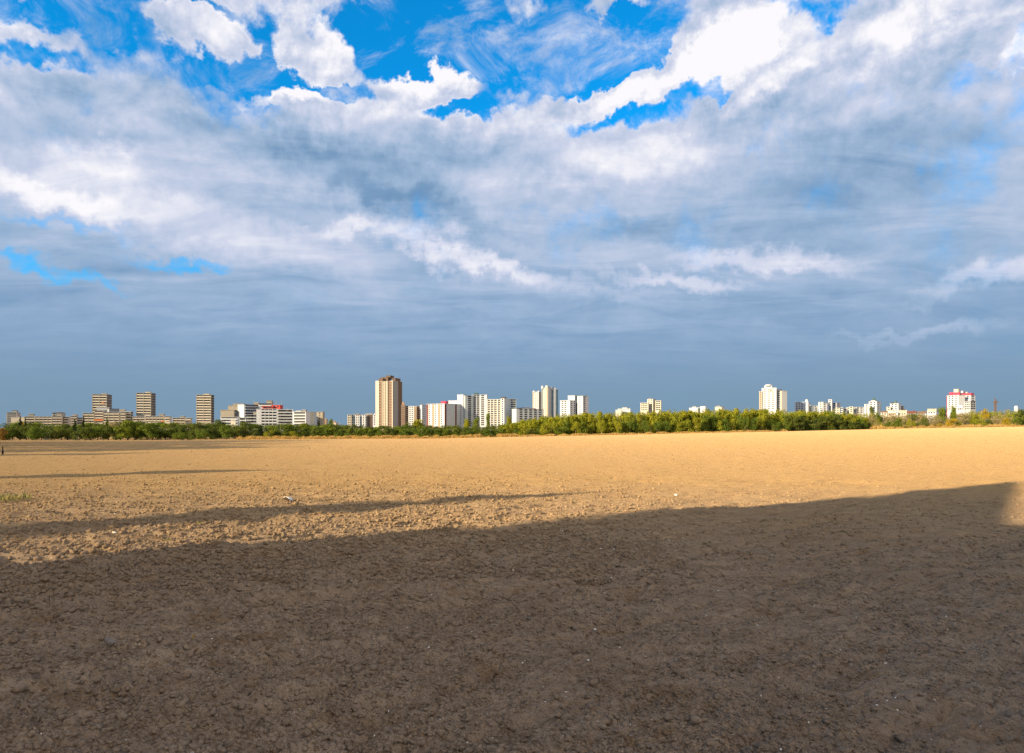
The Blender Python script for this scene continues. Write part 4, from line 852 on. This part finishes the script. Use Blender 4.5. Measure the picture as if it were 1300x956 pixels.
for q, (x, top, wd, kd, lf, dd, lab, nm) in enumerate([
    (4, 543, 10, 'round', 'leaf_rust', 4, 'orange-tinged tree at the very left edge', 'tree'), (26, 529.5, 9, 'conifer', 'leaf_conifer', 26, 'larger dark conifer before the low tan slab, far left', 'conifer'), (32, 530.5, 6, 'conifer', 'leaf_conifer', 26, 'smaller dark conifer beside the larger one, far left', 'conifer'),
    (28.5, 535.6, 7, 'round', 'leaf_yellow', 32, 'small yellow-orange treetop below the two left conifers', 'tree'), (95, 532.4, 9, 'conifer', 'leaf_conifer', 24, 'dark conifer in front of the short tan slab', 'conifer'), (106, 528.4, 7, 'conifer', 'leaf_conifer', 28, 'tall dark conifer at the left end of the terraced block', 'conifer'),
    (136, 529.5, 8, 'conifer', 'leaf_dark', 26, 'dark pointed tree before the terraced block', 'conifer'), (148, 537, 16, 'round', 'leaf_pale', 16, 'greyish rounded tree below the terraced block', 'tree'), (162, 533, 26, 'round', 'leaf_green', 8, 'bright green broad tree left of the second tan tower', 'tree'),
    (176, 540, 8, 'bush', 'leaf_rust', 26, 'reddish bush below the second tan tower', 'bush'), (190, 536.5, 22, 'round', 'leaf_green', 6, 'soft green broad tree below the second tan tower', 'tree'), (232, 547.5, 20, 'bush', 'leaf_green', -8, 'round light green bush standing forward on the field edge', 'bush'),
    (276, 532.4, 17, 'round', 'leaf_dark', 30, 'dark round treetop just right of the third tan tower', 'tree'), (287, 538.4, 17, 'round', 'leaf_green', -1, 'sunlit olive green tree below the stepped tan block', 'tree'), (312, 534.8, 20, 'round', 'leaf_dark', 4, 'dark broad tree before the left end of the honeycomb block', 'tree'),
    (331, 540.4, 12, 'conifer', 'leaf_conifer', 2, 'dark pointed conifer before the honeycomb block', 'conifer'), (363, 538, 24, 'round', 'leaf_green', 2, 'broad green tree before the middle of the honeycomb block', 'tree'), (374.5, 547.4, 12, 'bush', 'leaf_olive', -2, 'low yellow-green bush below the honeycomb block', 'bush'),
    (387, 537.6, 14, 'round', 'leaf_green', 6, 'green tree below the grey side of the honeycomb block', 'tree'), (404, 533.8, 10, 'conifer', 'leaf_conifer', 40, 'dark conifer at the foot of the narrow tan block', 'conifer'), (421, 531.4, 7, 'round', 'leaf_green', 60, 'small distant treetop above the pale little house', 'tree'),
    (412, 541, 18, 'round', 'leaf_green', 6, 'green tree left of the young tree hedge', 'tree'), (342, 545, 12, 'bush', 'leaf_olive', 0, 'olive bush just right of the dark pointed conifer', 'bush')]):
    tree(kd, lf, x, top, edge_d(x) + dd, wd, lab, None, nm, 'bush' if nm == 'bush' else 'tree')
# young tree hedge in the middle and taller trees behind it
row(398, 640, 5.6, lambda x: tree('tall', rnd.choice(['leaf_green', 'leaf_green', 'leaf_dark']), x, 543.8 + rnd.uniform(-1.2, 1.6), edge_d(x) + rnd.uniform(2, 7), rnd.uniform(8, 11), 'slim young green tree in the even hedge left of the wood', 'young trees of the even hedge', 'young_tree'))
row(395, 655, 9, lambda x: tree('round', rnd.choice(['leaf_dark', 'leaf_dark', 'leaf_green']), x, float(topL(x)) + rnd.uniform(-0.8, 2.2), 350 + rnd.uniform(-12, 12), rnd.uniform(13, 19), 'dark tree standing behind the even hedge of young trees', 'trees behind the young hedge'))
for (x, top, wd, lf, lab) in ((530, 532.4, 14, 'leaf_olive', 'yellowish treetop before the brown balcony columns, right of the tallest tower'), (518, 536, 13, 'leaf_green', 'green treetop at the foot of the brownish block'), (593, 531.4, 7, 'leaf_olive', 'small yellowish tree before the tall white group'),
                              (604, 530, 11, 'leaf_green', 'green tree before the middle of the tall white group'), (619.5, 524.8, 6, 'leaf_green', 'slim green tree rising before the cream and white block'), (646, 528, 6, 'leaf_olive', 'slim yellow-green tree before the shaded end of the cream block')):
    tree('tall', lf, x, top, 380, wd, lab)
# the wood
topW = lambda x: np.interp(x, [600, 640, 655, 670, 690, 710, 730, 745, 760, 780, 800, 830, 860, 880, 900, 930, 960, 985, 1000, 1030, 1060, 1080, 1095, 1108], [541, 538, 534.5, 531, 528.5, 526, 524.5, 523.6, 523.2, 523.4, 522.6, 522, 520.2, 521.2, 519.4, 519, 519.6, 520.6, 521.2, 521, 522.4, 524, 528, 534])
gw = 'trees of the olive wood'
def look(x): return rnd.choice(['leaf_olive', 'leaf_olive', 'leaf_lime']) if x < 1040 else rnd.choice(['leaf_olive', 'leaf_lime', 'leaf_green'])
def wl(x, r_):
    seg = 'left rising end' if x < 720 else ('below the cream stepped block' if x < 880 else ('below the solitary white tower' if x < 1010 else 'shaded right end'))
    return f'slim olive tree, {r_} of the wood, {seg}'
row(640, 1102, 6.4, lambda x: tree('tall', look(x), x, float(topW(x)) + rnd.uniform(-0.9, 1.8), edge_d(x) + 26 + rnd.uniform(-5, 8), rnd.uniform(9.5, 13), wl(x, 'back row'), gw + ', back row'))
row(640, 1096, 6.0, lambda x: tree('tall', look(x), x, float(topW(x)) + rnd.uniform(1.0, 4.2), edge_d(x) + 12 + rnd.uniform(-3, 5), rnd.uniform(8.5, 12), wl(x, 'middle row'), gw + ', middle row'))
row(646, 1000, 9.5, lambda x: tree(rnd.choice(['tall', 'bush']), rnd.choice(['leaf_olive', 'leaf_lime', 'leaf_green']), x, float(topW(x)) + 8 + rnd.uniform(-2, 8), edge_d(x) + 5 + rnd.uniform(-2, 3), rnd.uniform(9, 14), wl(x, 'front row').replace('slim olive tree', 'bushy young tree'), gw + ', front row'))
row(1000, 1100, 8, lambda x: tree('tall', 'leaf_dark', x, float(topW(x)) + 5 + rnd.uniform(0, 5), edge_d(x) + 4 + rnd.uniform(-1, 2), rnd.uniform(10, 14), 'dark shaded tree on the front of the wood near its right end', gw + ', dark end'))
tree('tall', 'leaf_dark', 982, 537.5, edge_d(982) - 4, 5, 'thin dark young tree standing forward of the wood on the verge')
tree('bush', 'leaf_green', 622, 550.5, edge_d(622) - 4, 15, 'low green bush spilling onto the field at the left foot of the wood', None, 'bush', 'bush')
for q, x in enumerate((1028.5, 1036.5, 1043.5, 1106.5)):
    tree('conifer' if q < 3 else 'tall', 'leaf_dark', x, (517, 517.5, 519, 516)[q], 640, (5, 4, 5, 5)[q], ('brownish green treetop before the white block with the stair tower', 'dark pointed treetop before the narrow blue-grey block', 'small dark treetop before the white stepped block', 'dark slim tree before the green-spired block')[q])
# right end: pale scrub and single bushes
topS = lambda x: np.interp(x, [1090, 1110, 1130, 1150, 1180, 1200, 1230, 1260, 1300, 1360], [525, 524.5, 526, 526.5, 525, 524, 523, 521, 519.5, 518])
row(1088, 1390, 9.5, lambda x: tree('wisp', rnd.choice(['leaf_pale', 'leaf_pale', 'leaf_pale', 'leaf_pale', 'leaf_olive']), x, float(topS(x)) + rnd.uniform(-1.5, 1.2), 560 + rnd.uniform(-20, 20), rnd.uniform(17, 24), 'pale greyish willow scrub in the back of the thicket at the right', 'pale scrub, back', 'scrub', 'scrub'))
row(1092, 1390, 10, lambda x: tree('wisp', rnd.choice(['leaf_pale', 'leaf_pale', 'leaf_pale', 'leaf_pale', 'leaf_olive']), x, float(topS(x)) + 6 + rnd.uniform(-1, 4), 500 + rnd.uniform(-20, 20), rnd.uniform(17, 24), 'pale beige scrub in the front of the thicket at the right', 'pale scrub, front', 'scrub', 'scrub'))
for (x, top, wd, kd, lf, lab) in ((1104.5, 536, 7, 'bush', 'leaf_dark', 'small dark green bush just right of the wood'), (1128, 533.6, 8.5, 'tall', 'leaf_green', 'dark green bush, second right of the wood'), (1141, 529.5, 13, 'tall', 'leaf_green', 'taller rounded green bush, third right of the wood'), (1157, 531, 10, 'bush', 'leaf_olive', 'soft olive bush between two greener bushes'),
                                  (1166, 535, 8, 'bush', 'leaf_green', 'low green bush touching the left of the broad dark bush'), (1172.5, 530, 12, 'bush', 'leaf_dark', 'broad dark green bush in the middle of the right bush row'), (1190.5, 537, 10, 'bush', 'leaf_yellow', 'low yellow-green bush right of the broad dark bush'), (1207.5, 531, 12, 'bush', 'leaf_yellow', 'bright yellow bush below the crimson-topped block'),
                                  (1216, 533.4, 8, 'bush', 'leaf_olive', 'olive bush at the right side of the bright yellow bush'), (1250, 537, 9, 'bush', 'leaf_olive', 'low olive bush left of the dark bush below the mast'), (1256.5, 532.4, 8, 'bush', 'leaf_dark', 'small dark bush below the rusty mast'), (1277, 529.6, 10, 'bush', 'leaf_yellow', 'yellow bush second from the right edge'),
                                  (1290.5, 529, 12, 'bush', 'leaf_green', 'green bush close to the right edge'), (1305, 526, 16, 'round', 'leaf_green', 'tree cut by the right edge'), (1197, 517, 15, 'round', 'leaf_green', 'rounded green tree left of the crimson-topped block'), (1210.5, 515.2, 6, 'tall', 'leaf_green', 'slim green tree right before the crimson-topped block'),
                                  (1251, 519, 7, 'round', 'leaf_yellow', 'yellow treetop between the crimson-topped block and the mast'), (1113, 523, 14, 'round', 'leaf_green', 'loose green tree before the green-spired block'), (1159, 524.6, 14, 'round', 'leaf_dark', 'dark treetop before the dark red roofed house'), (1296, 520, 14, 'round', 'leaf_dark', 'darker tree behind the bushes at the right edge')):
    dd = 440 if top < 526 else edge_d(x) + 6
    if top < 526 and x < 1290: dd = 540
    tree(kd, lf, x, top, dd, wd, lab, None, 'bush' if top >= 529 else 'tree', 'bush' if top >= 529 else 'tree')

# dry grass verge along the field edge
def verge(x0, x1, n, hmin, hmax, depth, off, label, name='grass'):
    rg = np.random.default_rng(int(x0)); px = rg.uniform(x0, x1, n); D = edge_d(px) + off + rg.uniform(-depth / 2, depth / 2, n)
    X_ = (px - CX) / F * D; zz = terrain(X_, D); clump = 0.75 + 0.9 * vnoise(px / 9, D / 3, 5)
    h = rg.uniform(hmin, hmax, n) * np.clip(clump, 0.2, 1.3); a = rg.uniform(-0.9, 0.9, n); wv = rg.uniform(0.08, 0.2, n); lean = rg.uniform(-0.35, 0.35, (n, 2)) * h[:, None]
    ux, uy = np.cos(a) * wv, np.sin(a) * wv
    v0 = np.stack([X_ - ux, D - uy, zz - 0.05], -1); v1 = np.stack([X_ + ux, D + uy, zz - 0.05], -1); v2 = np.stack([X_ + lean[:, 0], D + lean[:, 1], zz + h], -1)
    Vv = np.stack([v0, v1, v2], 1).reshape(-1, 3)
    return tag(np_mesh(name, Vv, np.arange(3 * n).reshape(-1, 3), 'dry_grass'), label, 'grass', kind='stuff')
verge(300, 660, 26000, 0.6, 1.3, 5, -3, 'strip of dry golden grass along the foot of the young hedge')
verge(655, 1000, 18000, 0.4, 0.9, 5, -2, 'thin verge of dry grass along the foot of the wood')
verge(1105, 1400, 16000, 0.7, 1.4, 12, 2, 'broad strip of golden dry grass at the foot of the right bushes')
verge(1095, 1420, 14000, 1.2, 2.6, 60, 60, 'tall pale dry grass behind the right bushes')

# ---------------------------------------------------------------- unseen casters placed left of and behind the viewpoint to throw the shadows on the field
Ls = 64.0; H0 = Ls * math.tan(SUN_EL); tip = Vector((21.5, 30.0)); dd2 = Vector((SUN_DIR.x, SUN_DIR.y))
p0 = tip - dd2 * Ls; u0 = Vector((11.8, 16.7)) - dd2 * Ls; v0 = Vector((48, 16.8)) - dd2 * Ls
e = empty('apartment_block', (p0.x, p0.y, 0)); tag(e, 'unseen block added outside the frame to shadow the near field', 'building')  # unseen caster of the near shadow; kind and outline made up to suit it
def loc2(v): return (v.x - p0.x, v.y - p0.y)
pa = p0 - dd2 * 18
MB().prism([loc2(v) for v in (p0, pa, Vector((u0.x - 9, u0.y - 12)), u0)], -0.5, H0).build('wall', 'tan_light', e)
nn = Vector((-dd2.y, dd2.x))
for o1, o2, la in ((0.0, 0.6, 46.0), (0.6, 1.15, 37.5)):
    MB().prism([loc2(v) for v in (p0 + nn * (o1 + 0.003), p0 - dd2 * 14 + nn * (o1 + 0.003), p0 - dd2 * 14 + nn * o2, p0 + nn * o2)], -0.5, la * math.tan(SUN_EL)).build('shadow_edge_slab', 'tan', e)  # unseen low slabs added to widen the near part of the shadow edge
MB().prism([loc2(v) for v in (u0 + Vector((-9, 0)), Vector((u0.x - 9, u0.y - 13)), Vector((v0.x, u0.y - 13)), v0)], -0.5, H0 - 0.02).build('wall', 'tan_light', e)
me = win_mesh(1.4, 1.4, 'glass')
for q in range(14):
    for z in range(1, int(H0 / 2.9)):
        ob = bpy.data.objects.new('window', me); COL.objects.link(ob); ob.parent = e; ob.location = (*loc2(u0 + Vector((2.0 + 2.6 * q, 0.0))), z * 2.9 + 0.2); ob.rotation_euler = (0, 0, math.pi)
def shade_tree(kind, tipxy, L, W, label, leafm='leaf_green', var=0):
    H = L * math.tan(SUN_EL); bxy = Vector(tipxy) - dd2 * L
    return tree(kind, leafm, 0, 0, 0, 0, label, 'trees outside the frame that shade the field', 'poplar' if kind == 'poplar' else 'tree', 'tree', var, loc=(bxy.x, bxy.y), H=H, W=W)
shade_tree('poplar', (1.0, 23.6), 60, 4.9, 'slender poplar outside the frame whose shadow crosses the near field', var=0)
shade_tree('poplar', (-14.6, 37.9), 60, 5.8, 'slender poplar outside the frame whose shadow crosses the field further off', var=1)
shade_tree('poplar', (-37, 70), 60, 11.0, 'broader poplar outside the frame whose shadow reaches the dark post', var=2)
for q in range(22):
    yb = 95 + q * 7.2; kx = rnd.uniform(-0.44, -0.24); shade_tree('round', (kx * yb, yb), max(56, ((0.76 + kx) * yb + 22) / 1.248), rnd.uniform(12, 16), 'unseen tall tree added outside the frame to half shade the far left field', 'leaf_green', q % 4)  # unseen trees added for the half shade of the far left band
print('trees', TREES, 'objects', len(bpy.data.objects), 'verts', len(V))
